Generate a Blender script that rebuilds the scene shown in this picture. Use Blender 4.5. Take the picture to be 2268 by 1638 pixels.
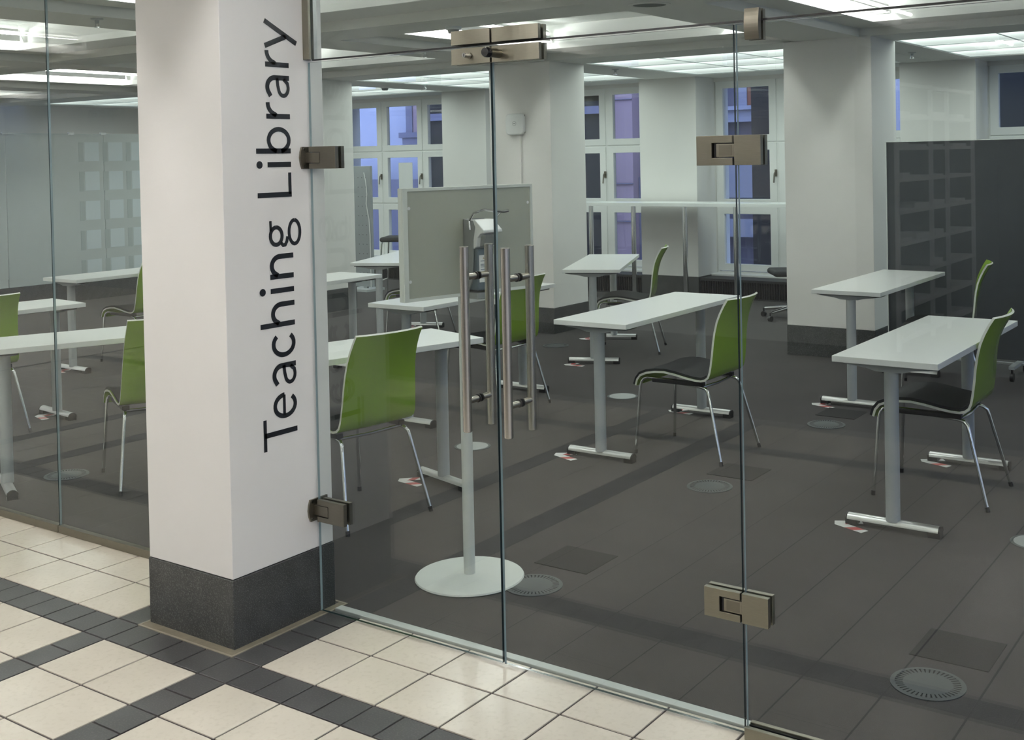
import bpy, math, random
from mathutils import Matrix, Vector

random.seed(7)
scene = bpy.context.scene
for o in list(bpy.data.objects):
    bpy.data.objects.remove(o, do_unlink=True)
COL = scene.collection

# ------------------------------------------------------------------ camera
cam_data = bpy.data.cameras.new('camera')
cam = bpy.data.objects.new('camera', cam_data)
COL.objects.link(cam)
CAMR = ((0.82521701, 0.56446957, -0.0197736),
        (-0.00511985, -0.0275318, -0.99960782),
        (-0.5647926, 0.82499461, -0.01982971))
r0, r1, r2 = (Vector(r) for r in CAMR)
cam.matrix_world = Matrix(((r0.x, -r1.x, -r2.x, 0.0),
                           (r0.y, -r1.y, -r2.y, 0.0),
                           (r0.z, -r1.z, -r2.z, 1.63),
                           (0, 0, 0, 1)))
cam_data.sensor_fit = 'HORIZONTAL'
cam_data.sensor_width = 36.0
cam_data.lens = 36.0 * 2549.44 / 2268.0
cam_data.shift_x = (1134.0 - 1235.0) / 2268.0
cam_data.shift_y = (399.17 - 819.0) / 2268.0
cam_data.clip_start = 0.05
cam_data.clip_end = 200
scene.camera = cam

# ------------------------------------------------------------------ view, world
vs = scene.view_settings
vs.view_transform = 'Standard'
vs.look = 'None'
vs.exposure = 0.52
vs.gamma = 1.0
vs.use_curve_mapping = False

world = bpy.data.worlds.new('dusk_sky')
scene.world = world
world.use_nodes = True
wn = world.node_tree.nodes
wn['Background'].inputs['Color'].default_value = (0.42, 0.56, 1.0, 1)
wn['Background'].inputs['Strength'].default_value = 3.0

TUBE = 47.0        # strength of the fluorescent tubes in the library coffers
HALL_TUBE = 54.0   # strength of the tubes in the hall coffers
LUMI = 1.85        # strength of the luminous glass ceiling by the windows


# ------------------------------------------------------------------ materials
def nt(name):
    m = bpy.data.materials.new(name)
    m.use_nodes = True
    return m, m.node_tree.nodes, m.node_tree.links


def mat(name, col, rough=0.6, metal=0.0, var=0.0, scale=8.0, speck=0.0, speck_scale=200.0,
        speck_col=None, bump=0.0, bump_scale=60.0, coat=0.0, spec=0.5, stretch=None):
    m, n, l = nt(name)
    b = n['Principled BSDF']
    b.inputs['Roughness'].default_value = rough
    b.inputs['Metallic'].default_value = metal
    b.inputs['Specular IOR Level'].default_value = spec
    if coat:
        b.inputs['Coat Weight'].default_value = coat
        b.inputs['Coat Roughness'].default_value = 0.05
    c = (col[0], col[1], col[2], 1)
    b.inputs['Base Color'].default_value = c
    if var or speck or bump:
        tc = n.new('ShaderNodeTexCoord')
        src = tc.outputs['Object']
        if stretch:
            mp = n.new('ShaderNodeMapping')
            mp.inputs['Scale'].default_value = stretch
            l.new(src, mp.inputs['Vector'])
            src = mp.outputs['Vector']
    out = None
    if var:
        no = n.new('ShaderNodeTexNoise')
        no.inputs['Scale'].default_value = scale
        no.inputs['Detail'].default_value = 4
        l.new(src, no.inputs['Vector'])
        mr = n.new('ShaderNodeMapRange')
        mr.inputs['From Min'].default_value = 0.3
        mr.inputs['From Max'].default_value = 0.7
        mr.inputs['To Min'].default_value = 1 - var
        mr.inputs['To Max'].default_value = 1 + var
        l.new(no.outputs['Fac'], mr.inputs['Value'])
        mx = n.new('ShaderNodeVectorMath')
        mx.operation = 'SCALE'
        mx.inputs[0].default_value = col[:3]
        l.new(mr.outputs['Result'], mx.inputs['Scale'])
        out = mx.outputs['Vector']
    if speck:
        no2 = n.new('ShaderNodeTexNoise')
        no2.inputs['Scale'].default_value = speck_scale
        no2.inputs['Detail'].default_value = 2
        l.new(src, no2.inputs['Vector'])
        mr2 = n.new('ShaderNodeMapRange')
        mr2.inputs['From Min'].default_value = 0.52
        mr2.inputs['From Max'].default_value = 0.68
        mr2.inputs['To Max'].default_value = speck
        l.new(no2.outputs['Fac'], mr2.inputs['Value'])
        mc = n.new('ShaderNodeMix')
        mc.data_type = 'RGBA'
        l.new(mr2.outputs['Result'], mc.inputs['Factor'])
        if out:
            l.new(out, mc.inputs['A'])
        else:
            mc.inputs['A'].default_value = c
        sc = speck_col or (col[0] * 2, col[1] * 2, col[2] * 2)
        mc.inputs['B'].default_value = (sc[0], sc[1], sc[2], 1)
        out = mc.outputs['Result']
    if out:
        l.new(out, b.inputs['Base Color'])
    if bump:
        no3 = n.new('ShaderNodeTexNoise')
        no3.inputs['Scale'].default_value = bump_scale
        no3.inputs['Detail'].default_value = 3
        l.new(src, no3.inputs['Vector'])
        bp = n.new('ShaderNodeBump')
        bp.inputs['Strength'].default_value = bump
        bp.inputs['Distance'].default_value = 0.004
        l.new(no3.outputs['Fac'], bp.inputs['Height'])
        l.new(bp.outputs['Normal'], b.inputs['Normal'])
    return m


def glass_mat(name, tint, f0=0.042):
    m, n, l = nt(name)
    n.remove(n['Principled BSDF'])
    geo = n.new('ShaderNodeNewGeometry')
    dot = n.new('ShaderNodeVectorMath')
    dot.operation = 'DOT_PRODUCT'
    l.new(geo.outputs['Normal'], dot.inputs[0])
    l.new(geo.outputs['Incoming'], dot.inputs[1])
    ab = n.new('ShaderNodeMath'); ab.operation = 'ABSOLUTE'
    l.new(dot.outputs['Value'], ab.inputs[0])
    su = n.new('ShaderNodeMath'); su.operation = 'SUBTRACT'
    su.inputs[0].default_value = 1.0
    l.new(ab.outputs[0], su.inputs[1])
    pw = n.new('ShaderNodeMath'); pw.operation = 'POWER'
    l.new(su.outputs[0], pw.inputs[0])
    pw.inputs[1].default_value = 5.0
    ma = n.new('ShaderNodeMath'); ma.operation = 'MULTIPLY_ADD'
    l.new(pw.outputs[0], ma.inputs[0])
    ma.inputs[1].default_value = 1 - f0
    ma.inputs[2].default_value = f0
    tr = n.new('ShaderNodeBsdfTransparent')
    tr.inputs['Color'].default_value = (*tint, 1)
    gl = n.new('ShaderNodeBsdfGlossy')
    gl.inputs['Roughness'].default_value = 0.0
    mx = n.new('ShaderNodeMixShader')
    l.new(ma.outputs[0], mx.inputs[0])
    l.new(tr.outputs[0], mx.inputs[1])
    l.new(gl.outputs[0], mx.inputs[2])
    l.new(mx.outputs[0], n['Material Output'].inputs['Surface'])
    return m


def emit_mat(name, col, strength, gloss=False):
    m, n, l = nt(name)
    n.remove(n['Principled BSDF'])
    em = n.new('ShaderNodeEmission')
    em.inputs['Color'].default_value = (*col, 1)
    em.inputs['Strength'].default_value = strength
    if gloss:
        fr = n.new('ShaderNodeFresnel')
        fr.inputs['IOR'].default_value = 1.5
        gl = n.new('ShaderNodeBsdfGlossy')
        gl.inputs['Roughness'].default_value = 0.03
        mx = n.new('ShaderNodeMixShader')
        l.new(fr.outputs[0], mx.inputs[0])
        l.new(em.outputs[0], mx.inputs[1])
        l.new(gl.outputs[0], mx.inputs[2])
        l.new(mx.outputs[0], n['Material Output'].inputs['Surface'])
    else:
        l.new(em.outputs[0], n['Material Output'].inputs['Surface'])
    return m


M = {}
M['wall'] = mat('painted_plaster', (0.74, 0.73, 0.70), 0.7, var=0.015, scale=3, bump=0.05, bump_scale=120)
M['pillar'] = mat('white_pillar_paint', (0.80, 0.79, 0.775), 0.65, var=0.012, scale=3, bump=0.05, bump_scale=150)
M['ceil'] = mat('ceiling_paint', (0.66, 0.67, 0.64), 0.75, var=0.015, scale=2)
M['white'] = mat('white_lacquer', (0.82, 0.83, 0.81), 0.4)
M['tabletop'] = mat('white_laminate', (0.80, 0.82, 0.80), 0.28, var=0.01, scale=5)
M['tile'] = mat('limestone_tile', (0.70, 0.650, 0.560), 0.17, var=0.045, scale=5, speck=0.4,
                speck_scale=55, speck_col=(0.60, 0.55, 0.46))
M['granite'] = mat('dark_granite', (0.040, 0.042, 0.042), 0.42, var=0.25, scale=14, speck=0.6,
                   speck_scale=260, speck_col=(0.17, 0.175, 0.175))
M['granite_floor'] = mat('dark_granite_floor', (0.062, 0.063, 0.064), 0.33, var=0.18, scale=6, speck=0.45,
                         speck_scale=170, speck_col=(0.13, 0.13, 0.13))
M['grout'] = mat('grout', (0.060, 0.050, 0.050), 0.9, var=0.1, scale=20)
M['sealant'] = mat('sealant_joint', (0.17, 0.15, 0.11), 0.7, var=0.15, scale=25)
M['joint_metal'] = mat('weathered_joint_profile', (0.26, 0.235, 0.18), 0.5, var=0.15, scale=20)
M['carpet'] = mat('grey_carpet', (0.048, 0.044, 0.0432), 0.95, var=0.09, scale=2.5, speck=0.6, speck_scale=330,
                  speck_col=(0.085, 0.078, 0.074), bump=0.5, bump_scale=400, spec=0.1)
M['carpet_dark'] = mat('dark_carpet', (0.019, 0.0172, 0.0175), 0.95, var=0.08, scale=4, speck=0.5,
                       speck_scale=330, speck_col=(0.042, 0.039, 0.037), bump=0.5, bump_scale=400, spec=0.1)
M['steel'] = mat('brushed_steel', (0.27, 0.255, 0.21), 0.34, metal=1.0, var=0.05, scale=30, stretch=(1, 1, 25))
M['steel_dark'] = mat('burnished_steel', (0.21, 0.195, 0.16), 0.38, metal=1.0, var=0.05, scale=30, stretch=(1, 1, 25))
M['tube_steel'] = mat('handle_steel', (0.56, 0.53, 0.475), 0.27, metal=1.0, var=0.04, scale=30, stretch=(1, 1, 25))
M['chrome'] = mat('chrome', (0.78, 0.79, 0.79), 0.10, metal=1.0)
M['alu'] = mat('satin_aluminium', (0.62, 0.63, 0.62), 0.34, metal=0.85)
M['alu_light'] = mat('aluminium_trim', (0.60, 0.63, 0.62), 0.4, metal=0.5)
M['grey_metal'] = mat('grey_powder_coat', (0.42, 0.45, 0.455), 0.45)
M['black'] = mat('black_plastic', (0.014, 0.014, 0.016), 0.4)
M['black_fabric'] = mat('black_fabric', (0.018, 0.019, 0.022), 0.85, bump=0.3, bump_scale=500)
M['gloss_black'] = mat('gloss_black', (0.006, 0.006, 0.008), 0.12, coat=0.5)
M['green'] = mat('green_lacquer', (0.225, 0.36, 0.045), 0.22, var=0.03, scale=3)
M['cream'] = mat('cream_edge', (0.70, 0.72, 0.64), 0.4)
M['glass'] = glass_mat('clear_glass', (0.945, 0.965, 0.955))
M['winglass'] = glass_mat('window_glass', (0.93, 0.95, 0.95))
M['glass_edge'] = mat('glass_edge', (0.010, 0.030, 0.035), 0.15, coat=0.5)
M['glass_edge_glint'] = mat('painted_glint_edge', (0.26, 0.34, 0.36), 0.15, coat=0.5)  # glint of an edge catching light, painted as a paler colour
M['tube'] = emit_mat('fluorescent_tube', (0.97, 1.0, 0.965), TUBE)
M['tube_off'] = mat('unlit_tube', (0.7, 0.7, 0.68), 0.3)
M['hall_tube'] = emit_mat('hall_fluorescent_tube', (1.0, 0.965, 0.92), HALL_TUBE)
M['hall_tube_dim'] = emit_mat('dimmed_hall_tube', (1.0, 0.955, 0.90), HALL_TUBE * .45)
M['lumi'] = emit_mat('backlit_glass', (0.89, 1.0, 0.95), LUMI, gloss=True)
n_, l_ = M['lumi'].node_tree.nodes, M['lumi'].node_tree.links
tc_ = n_.new('ShaderNodeTexCoord')
sx_ = n_.new('ShaderNodeSeparateXYZ')
l_.new(tc_.outputs['Object'], sx_.inputs[0])
mr_ = n_.new('ShaderNodeMapRange')  # falloff from tubes not modelled is painted into the emission
mr_.interpolation_type = 'SMOOTHSTEP'
for k_, v_ in (('From Min', -0.36), ('From Max', 0.30), ('To Min', LUMI * 1.35), ('To Max', LUMI * 0.72)):
    mr_.inputs[k_].default_value = v_
l_.new(sx_.outputs['Y'], mr_.inputs['Value'])
l_.new(mr_.outputs['Result'], [x for x in n_ if x.type == 'EMISSION'][0].inputs['Strength'])
M['lettering'] = mat('black_vinyl', (0.010, 0.012, 0.016), 0.4)
M['poster'] = mat('grey_poster_sheet', (0.42, 0.44, 0.365), 0.22, var=0.015, scale=4)
M['boardframe'] = mat('white_board_frame', (0.70, 0.74, 0.69), 0.4)
M['standwhite'] = mat('white_stand_paint', (0.66, 0.69, 0.66), 0.4, var=0.02, scale=10)
M['plastic_white'] = mat('white_plastic', (0.74, 0.76, 0.75), 0.35)
M['plastic_grey'] = mat('grey_plastic', (0.22, 0.235, 0.235), 0.4)
M['bottle'] = mat('blue_grey_bottle', (0.10, 0.135, 0.155), 0.25)
M['paper'] = mat('paper', (0.75, 0.77, 0.76), 0.8)
M['print'] = mat('label_print', (0.20, 0.24, 0.28), 0.8)
M['print_gold'] = mat('label_print_gold', (0.33, 0.25, 0.11), 0.8)
M['tape_red'] = mat('red_tape', (0.42, 0.055, 0.05), 0.5)
M['tape_white'] = mat('white_tape', (0.72, 0.72, 0.71), 0.5)
M['vent'] = mat('grey_vent', (0.045, 0.053, 0.056), 0.5)
M['vent_dark'] = mat('vent_shaft', (0.008, 0.008, 0.009), 0.9)
M['lid'] = mat('light_grey_lid', (0.34, 0.36, 0.355), 0.5)
M['felt'] = mat('dark_grey_felt', (0.050, 0.056, 0.062), 0.85, var=0.05, scale=3)
M['grille'] = mat('black_grille', (0.012, 0.013, 0.016), 0.5)
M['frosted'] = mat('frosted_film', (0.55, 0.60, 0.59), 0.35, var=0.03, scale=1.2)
M['frosted_glow'] = mat('painted_glow_film', (0.66, 0.73, 0.75), 0.35)
M['frosted_shade'] = mat('painted_shade_film', (0.46, 0.51, 0.505), 0.35)
M['plaster_out'] = mat('outdoor_plaster', (0.36, 0.355, 0.43), 0.9, var=0.06, scale=2, bump=0.5, bump_scale=6)
M['stone_out'] = mat('outdoor_sandstone', (0.30, 0.205, 0.225), 0.9, var=0.1, scale=1.2)
M['stone_low'] = mat('outdoor_dark_stone', (0.15, 0.14, 0.19), 0.9, var=0.1, scale=1.2)
M['dark_out'] = mat('outdoor_dark_wall', (0.008, 0.0075, 0.0072), 0.9, var=0.15, scale=1)
M['brick_out'] = mat('outdoor_brick', (0.34, 0.13, 0.08), 0.9, var=0.1, scale=4)
M['ground_out'] = mat('courtyard_paving', (0.12, 0.12, 0.13), 0.9, var=0.1, scale=1)
M['perf'] = mat('grey_perforated_metal', (0.30, 0.33, 0.335), 0.5)
M['screen_led'] = mat('speaker_mesh', (0.11, 0.125, 0.12), 0.7, bump=0.4, bump_scale=300)
M['reflection_dark'] = mat('reflection_contrast_dark', (0.055, 0.055, 0.058), 0.7, var=0.1, scale=3)  # dark colour put in so the shelf stands out in the reflection
M['hallwall'] = mat('hall_wall_paint', (0.55, 0.55, 0.53), 0.8, var=0.02, scale=2)


for k_ in ('carpet', 'carpet_dark'):
    b_ = M[k_].node_tree.nodes['Principled BSDF']
    b_.inputs['Sheen Weight'].default_value = 0.10
    b_.inputs['Sheen Roughness'].default_value = 0.45

# ------------------------------------------------------------------ mesh builder
class MB:
    def __init__(self):
        self.v, self.f, self.m = [], [], []

    def add(self, verts, faces, mi=0):
        o = len(self.v)
        self.v += [tuple(p) for p in verts]
        for f in faces:
            self.f.append(tuple(i + o for i in f))
            self.m.append(mi)
        return self

    def box(self, x0, x1, y0, y1, z0, z1, mi=0):
        vs_ = [(x0, y0, z0), (x1, y0, z0), (x1, y1, z0), (x0, y1, z0),
               (x0, y0, z1), (x1, y0, z1), (x1, y1, z1), (x0, y1, z1)]
        fs = [(0, 3, 2, 1), (4, 5, 6, 7), (0, 1, 5, 4), (1, 2, 6, 5), (2, 3, 7, 6), (3, 0, 4, 7)]
        return self.add(vs_, fs, mi)

    def chamfer_box(self, x0, x1, y0, y1, z0, z1, c=0.002, mi=0):
        vs_ = [(x0, y0, z0), (x1, y0, z0), (x1, y1, z0), (x0, y1, z0),
               (x0, y0, z1 - c), (x1, y0, z1 - c), (x1, y1, z1 - c), (x0, y1, z1 - c),
               (x0 + c, y0 + c, z1), (x1 - c, y0 + c, z1), (x1 - c, y1 - c, z1), (x0 + c, y1 - c, z1)]
        fs = [(0, 3, 2, 1), (0, 1, 5, 4), (1, 2, 6, 5), (2, 3, 7, 6), (3, 0, 4, 7),
              (4, 5, 9, 8), (5, 6, 10, 9), (6, 7, 11, 10), (7, 4, 8, 11), (8, 9, 10, 11)]
        return self.add(vs_, fs, mi)

    def frame(self, axis, a0, a1, b0, b1, ia0, ia1, ib0, ib1, c0, c1, mi=0):
        """rectangular ring in the plane across axis ('x','y','z'), from c0 to c1 along axis"""
        def P(a, b, c):
            return {'x': (c, a, b), 'y': (a, c, b), 'z': (a, b, c)}[axis]
        vs_ = []
        for c in (c0, c1):
            vs_ += [P(a0, b0, c), P(a1, b0, c), P(a1, b1, c), P(a0, b1, c),
                    P(ia0, ib0, c), P(ia1, ib0, c), P(ia1, ib1, c), P(ia0, ib1, c)]
        fs = []
        for i in range(4):
            j = (i + 1) % 4
            fs += [(i, j, 4 + j, 4 + i), (8 + i, 12 + i, 12 + j, 8 + j),
                   (i, 8 + i, 8 + j, j), (4 + i, 4 + j, 12 + j, 12 + i)]
        return self.add(vs_, fs, mi)

    def prism(self, poly, axis, c0, c1, mi=0):
        n = len(poly)

        def P(a, b, c):
            return {'x': (c, a, b), 'y': (a, c, b), 'z': (a, b, c)}[axis]
        vs_ = [P(a, b, c0) for a, b in poly] + [P(a, b, c1) for a, b in poly]
        fs = [tuple(range(n - 1, -1, -1)), tuple(range(n, 2 * n))]
        for i in range(n):
            j = (i + 1) % n
            fs.append((i, j, n + j, n + i))
        return self.add(vs_, fs, mi)

    def tube(self, path, r, n=10, mi=0, caps=True):
        pts = [Vector(p) for p in path]
        rs = r if isinstance(r, (list, tuple)) else [r] * len(pts)
        rings = []
        up = None
        for i, p in enumerate(pts):
            if i == 0:
                t = pts[1] - pts[0]
            elif i == len(pts) - 1:
                t = pts[-1] - pts[-2]
            else:
                t = (pts[i + 1] - p).normalized() + (p - pts[i - 1]).normalized()
            t.normalize()
            if up is None:
                up = Vector((0, 0, 1)) if abs(t.z) < 0.9 else Vector((1, 0, 0))
            a = t.cross(up)
            if a.length < 1e-6:
                a = t.cross(Vector((0, 1, 0)))
            a.normalize()
            b = a.cross(t).normalized()
            up = b
            rings.append([p + (a * math.cos(2 * math.pi * k / n) + b * math.sin(2 * math.pi * k / n)) * rs[i]
                          for k in range(n)])
        vs_ = [q for ring in rings for q in ring]
        fs = []
        for i in range(len(rings) - 1):
            for k in range(n):
                k2 = (k + 1) % n
                fs.append((i * n + k, i * n + k2, (i + 1) * n + k2, (i + 1) * n + k))
        if caps:
            fs.append(tuple(range(n - 1, -1, -1)))
            fs.append(tuple(range((len(rings) - 1) * n, len(rings) * n)))
        return self.add(vs_, fs, mi)

    def lathe(self, prof, n=24, c=(0, 0, 0), mi=0, caps=True):
        """prof: list of (r, z)"""
        vs_, fs = [], []
        for r, z in prof:
            for k in range(n):
                a = 2 * math.pi * k / n
                vs_.append((c[0] + r * math.cos(a), c[1] + r * math.sin(a), c[2] + z))
        for i in range(len(prof) - 1):
            for k in range(n):
                k2 = (k + 1) % n
                fs.append((i * n + k, i * n + k2, (i + 1) * n + k2, (i + 1) * n + k))
        if caps:
            fs.append(tuple(range(n - 1, -1, -1)))
            fs.append(tuple(range((len(prof) - 1) * n, len(prof) * n)))
        return self.add(vs_, fs, mi)

    def xform(self, mtx):
        self.v = [tuple(mtx @ Vector(p)) for p in self.v]
        return self

    def mesh(self, name, mats, smooth=False):
        me = bpy.data.meshes.new(name)
        me.from_pydata(self.v, [], self.f)
        if not isinstance(mats, (list, tuple)):
            mats = [mats]
        for mm in mats:
            me.materials.append(M[mm] if isinstance(mm, str) else mm)
        if len(mats) > 1:
            me.polygons.foreach_set('material_index', self.m)
        if smooth:
            me.polygons.foreach_set('use_smooth', [True] * len(me.polygons))
        me.update()
        import bmesh
        bm = bmesh.new(); bm.from_mesh(me)
        bmesh.ops.recalc_face_normals(bm, faces=bm.faces)
        bm.to_mesh(me); bm.free()
        if smooth:
            try:
                me.set_sharp_from_angle(angle=math.radians(40))
            except Exception:
                pass
        return me

    def build(self, name, mats, parent=None, smooth=False, bevel=0.0, seg=2):
        o = bpy.data.objects.new(name, self.mesh(name, mats, smooth))
        COL.objects.link(o)
        if parent is not None:
            o.parent = parent
        if bevel:
            b = o.modifiers.new('bevel', 'BEVEL')
            b.width = bevel
            b.segments = seg
            b.limit_method = 'ANGLE'
            b.angle_limit = math.radians(40)
        return o


def tag(o, label=None, cat=None, group=None, kind=None):
    if label:
        o['label'] = label
    if cat:
        o['category'] = cat
    if group:
        o['group'] = group
    if kind:
        o['kind'] = kind
    return o


def empty(name, loc=(0, 0, 0), rz=0.0, label=None, cat=None, group=None, kind=None):
    o = bpy.data.objects.new(name, None)
    o.empty_display_size = 0.1
    COL.objects.link(o)
    o.location = loc
    o.rotation_euler = (0, 0, rz)
    return tag(o, label, cat, group, kind)


def dup_obj(o, parent=None):
    c = o.copy()
    COL.objects.link(c)
    if parent is not None:
        c.parent = parent
    return c


CHILD = {}


def copy_tree(o, parent=None):
    c = dup_obj(o, parent)
    for ch in o.children:
        copy_tree(ch, c)
    return c


def instance(mesh, name, parent, loc=(0, 0, 0), rz=0):
    o = bpy.data.objects.new(name, mesh)
    COL.objects.link(o)
    o.parent = parent
    o.location = loc
    o.rotation_euler = (0, 0, rz)
    return o


# ================================================================== HALL FLOOR
GY = 2.92                       # plane of the glass front
hall = empty('floor_hall', label='beige limestone tile floor of the hall with dark granite bands',
             cat='floor', kind='structure')
MB().box(-9.0, 4.2, -0.67, 2.99, -0.06, -0.004).build('grout_bed', 'grout', hall)

MB().box(-9.0, 4.2, -8.2, -0.67, -0.06, 0.0).build('added_dark_floor', 'carpet', hall)  # unseen dark floor added to cut the haze reflected in the glass
xc = []                          # (x0, x1, is_band)
P0, PER = -3.668, 3.015
for k in (-2, -1, 0, 1, 2):
    a = P0 + k * PER
    xc.append((a, a + 0.125, True))
    xc.append((a + 0.125, a + 0.3715, False))
    xc.append((a + 0.3715, a + 0.618, False))
    xc.append((a + 0.618, a + 0.755, True))
    for i in range(9):
        xc.append((a + 0.755 + i * 0.2511, a + 0.755 + (i + 1) * 0.2511, False))
yc = [(2.744, 2.955, False), (2.492, 2.744, False), (2.352, 2.492, True)]
y = 2.352
for i in range(9):
    yc.append((y - 0.2505, y, False)); y -= 0.2505
yc.append((y - 0.128, y, True)); y -= 0.128
for i in range(2):
    yc.append((y - 0.248, y, False)); y -= 0.248
yc.append((y - 0.128, y, True)); y -= 0.128
PX0, PX1, PY0, PY1 = -3.53, -3.084, 2.532, 2.995     # hall pillar
G = 0.0040
full_tile = MB().chamfer_box(-0.12155, 0.12155, -0.12125, 0.12125, -0.012, 0, 0.0007).mesh('floor_tile', 'tile')
far_t, far_g = MB(), MB()


def in_view(x0, x1, y0, y1):
    return y0 > 1.05 and x1 > -5.9 and x0 < -0.55


cnt = 0
for (x0, x1, xb) in xc:
    for (y0, y1, yb) in yc:
        if x1 < -8.9 or x0 > 4.1:
            continue
        if x0 > -3.56 and x1 < -3.03 and y0 > 2.48:
            continue                         # under the pillar
        dark = xb or yb
        if not in_view(x0, x1, y0, y1):
            tgt = far_g if dark else far_t
            tgt.box(x0 + G, x1 - G, y0 + G, y1 - G, -0.012, 0)
            continue
        if not dark:
            w, h = x1 - x0, y1 - y0
            if abs(w - 0.2511) < 0.001 and abs(h - 0.2505) < 0.0016:
                instance(full_tile, 'floor_tile', hall, ((x0 + x1) / 2, (y0 + y1) / 2, random.uniform(-.0004, .0003)))
            else:
                MB().chamfer_box(x0 + G, x1 - G, y0 + G, y1 - G, -0.012, random.uniform(-.0004, .0003), .0007) \
                    .build('floor_tile', 'tile', hall)
        else:
            # granite setts: the bands are laid in half lengths
            nx = 2 if (yb and not xb and x1 - x0 > 0.2) else 1
            ny = 2 if (xb and not yb and y1 - y0 > 0.2) else 1
            for i in range(nx):
                for j in range(ny):
                    a0 = x0 + (x1 - x0) * i / nx
                    a1 = x0 + (x1 - x0) * (i + 1) / nx
                    b0 = y0 + (y1 - y0) * j / ny
                    b1 = y0 + (y1 - y0) * (j + 1) / ny
                    MB().chamfer_box(a0 + G * .8, a1 - G * .8, b0 + G * .8, b1 - G * .8, -0.012,
                                     random.uniform(-.0005, .0002), .001).build('granite_sett', 'granite_floor', hall)
tag(far_t.build('far_tiles', 'tile', hall), kind='stuff')
tag(far_g.build('far_setts', 'granite_floor', hall), kind='stuff')
# sealant joint round the pillar foot
MB().frame('z', -3.543, -3.052, 2.494, 3.02, PX0, PX1, PY0, PY1 + .03, -0.012, 0.0012).build('sealant_joint', 'sealant', hall)
MB().frame('z', -3.549, -3.046, 2.488, 3.026, -3.5415, -3.0535, 2.4955, 3.0185, -0.012, 0.002).build('joint_edge', 'joint_metal', hall)

# ================================================================== LIBRARY FLOOR
lib = empty('floor_library', label='dark grey speckled carpet floor behind the glass front',
            cat='floor', kind='structure')
MB().box(-16.2, 4.2, 2.99, 12.3, -0.06, 0.0).build('carpet', 'carpet', lib)
tag(MB().box(-3.045, -1.385, 2.958, 2.992, -0.03, 0.007).build('trim_1', 'alu_light', bevel=0.002),
    'pale metal threshold strip under the glass double door', 'threshold', kind='structure')
for (vx, vy) in ((-2.58, 3.85), (-1.05, 3.795), (-2.575, 5.357), (-2.60, 6.88)):
    MB().chamfer_box(vx - .125, vx + .125, vy - .12, vy + .12, 0.0, 0.0022, .001).build('dark_carpet_square', 'carpet_dark', lib)


# ================================================================== PILLAR WITH LETTERING
pil = empty('column_pillar', (0, 0, 0), label='white square pillar by the glass door carrying the words Teaching Library',
            cat='pillar', kind='structure')
MB().box(PX0, PX1, PY0, PY1, 0.236, 2.62).build('shaft', 'pillar', pil, bevel=0.002)
MB().box(PX0 - .003, PX1 + .003, PY0 - .003, PY1 + .003, 0.0, 0.2335).build('plinth', 'granite', pil, bevel=0.0025)
MB().box(PX0 + .004, PX1 - .004, PY0 + .004, PY1 - .004, 0.23, 0.238).build('shadow_gap', 'black', pil)


def ell(cx, cy, rx, ry, a0, a1, n=14):
    return [(cx + rx * math.cos(math.radians(a0 + (a1 - a0) * i / n)),
             cy + ry * math.sin(math.radians(a0 + (a1 - a0) * i / n))) for i in range(n + 1)]


def stroke(poly, w):
    """thick polyline -> (verts2d, quads); w may be a number or (start, end)"""
    n = len(poly)
    P = [Vector((p[0], p[1])) for p in poly]
    out, quads = [], []
    for i in range(n):
        if i == 0:
            d = P[1] - P[0]
        elif i == n - 1:
            d = P[-1] - P[-2]
        else:
            d = (P[i + 1] - P[i]).normalized() + (P[i] - P[i - 1]).normalized()
        d.normalize()
        nn = Vector((-d.y, d.x))
        k = 1.0
        if 0 < i < n - 1:
            e = (P[i + 1] - P[i]).normalized()
            k = min(1.5, 1 / max(0.3, nn.dot(Vector((-e.y, e.x)))))
        ww = w * 0.5 * k if not isinstance(w, (tuple, list)) else (w[0] + (w[1] - w[0]) * i / (n - 1)) * .5 * k
        out += [P[i] + nn * ww, P[i] - nn * ww]
        if i:
            quads.append((2 * i - 2, 2 * i - 1, 2 * i + 1, 2 * i))
    return out, quads


W, TW = 0.0178, 0.0145


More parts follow.
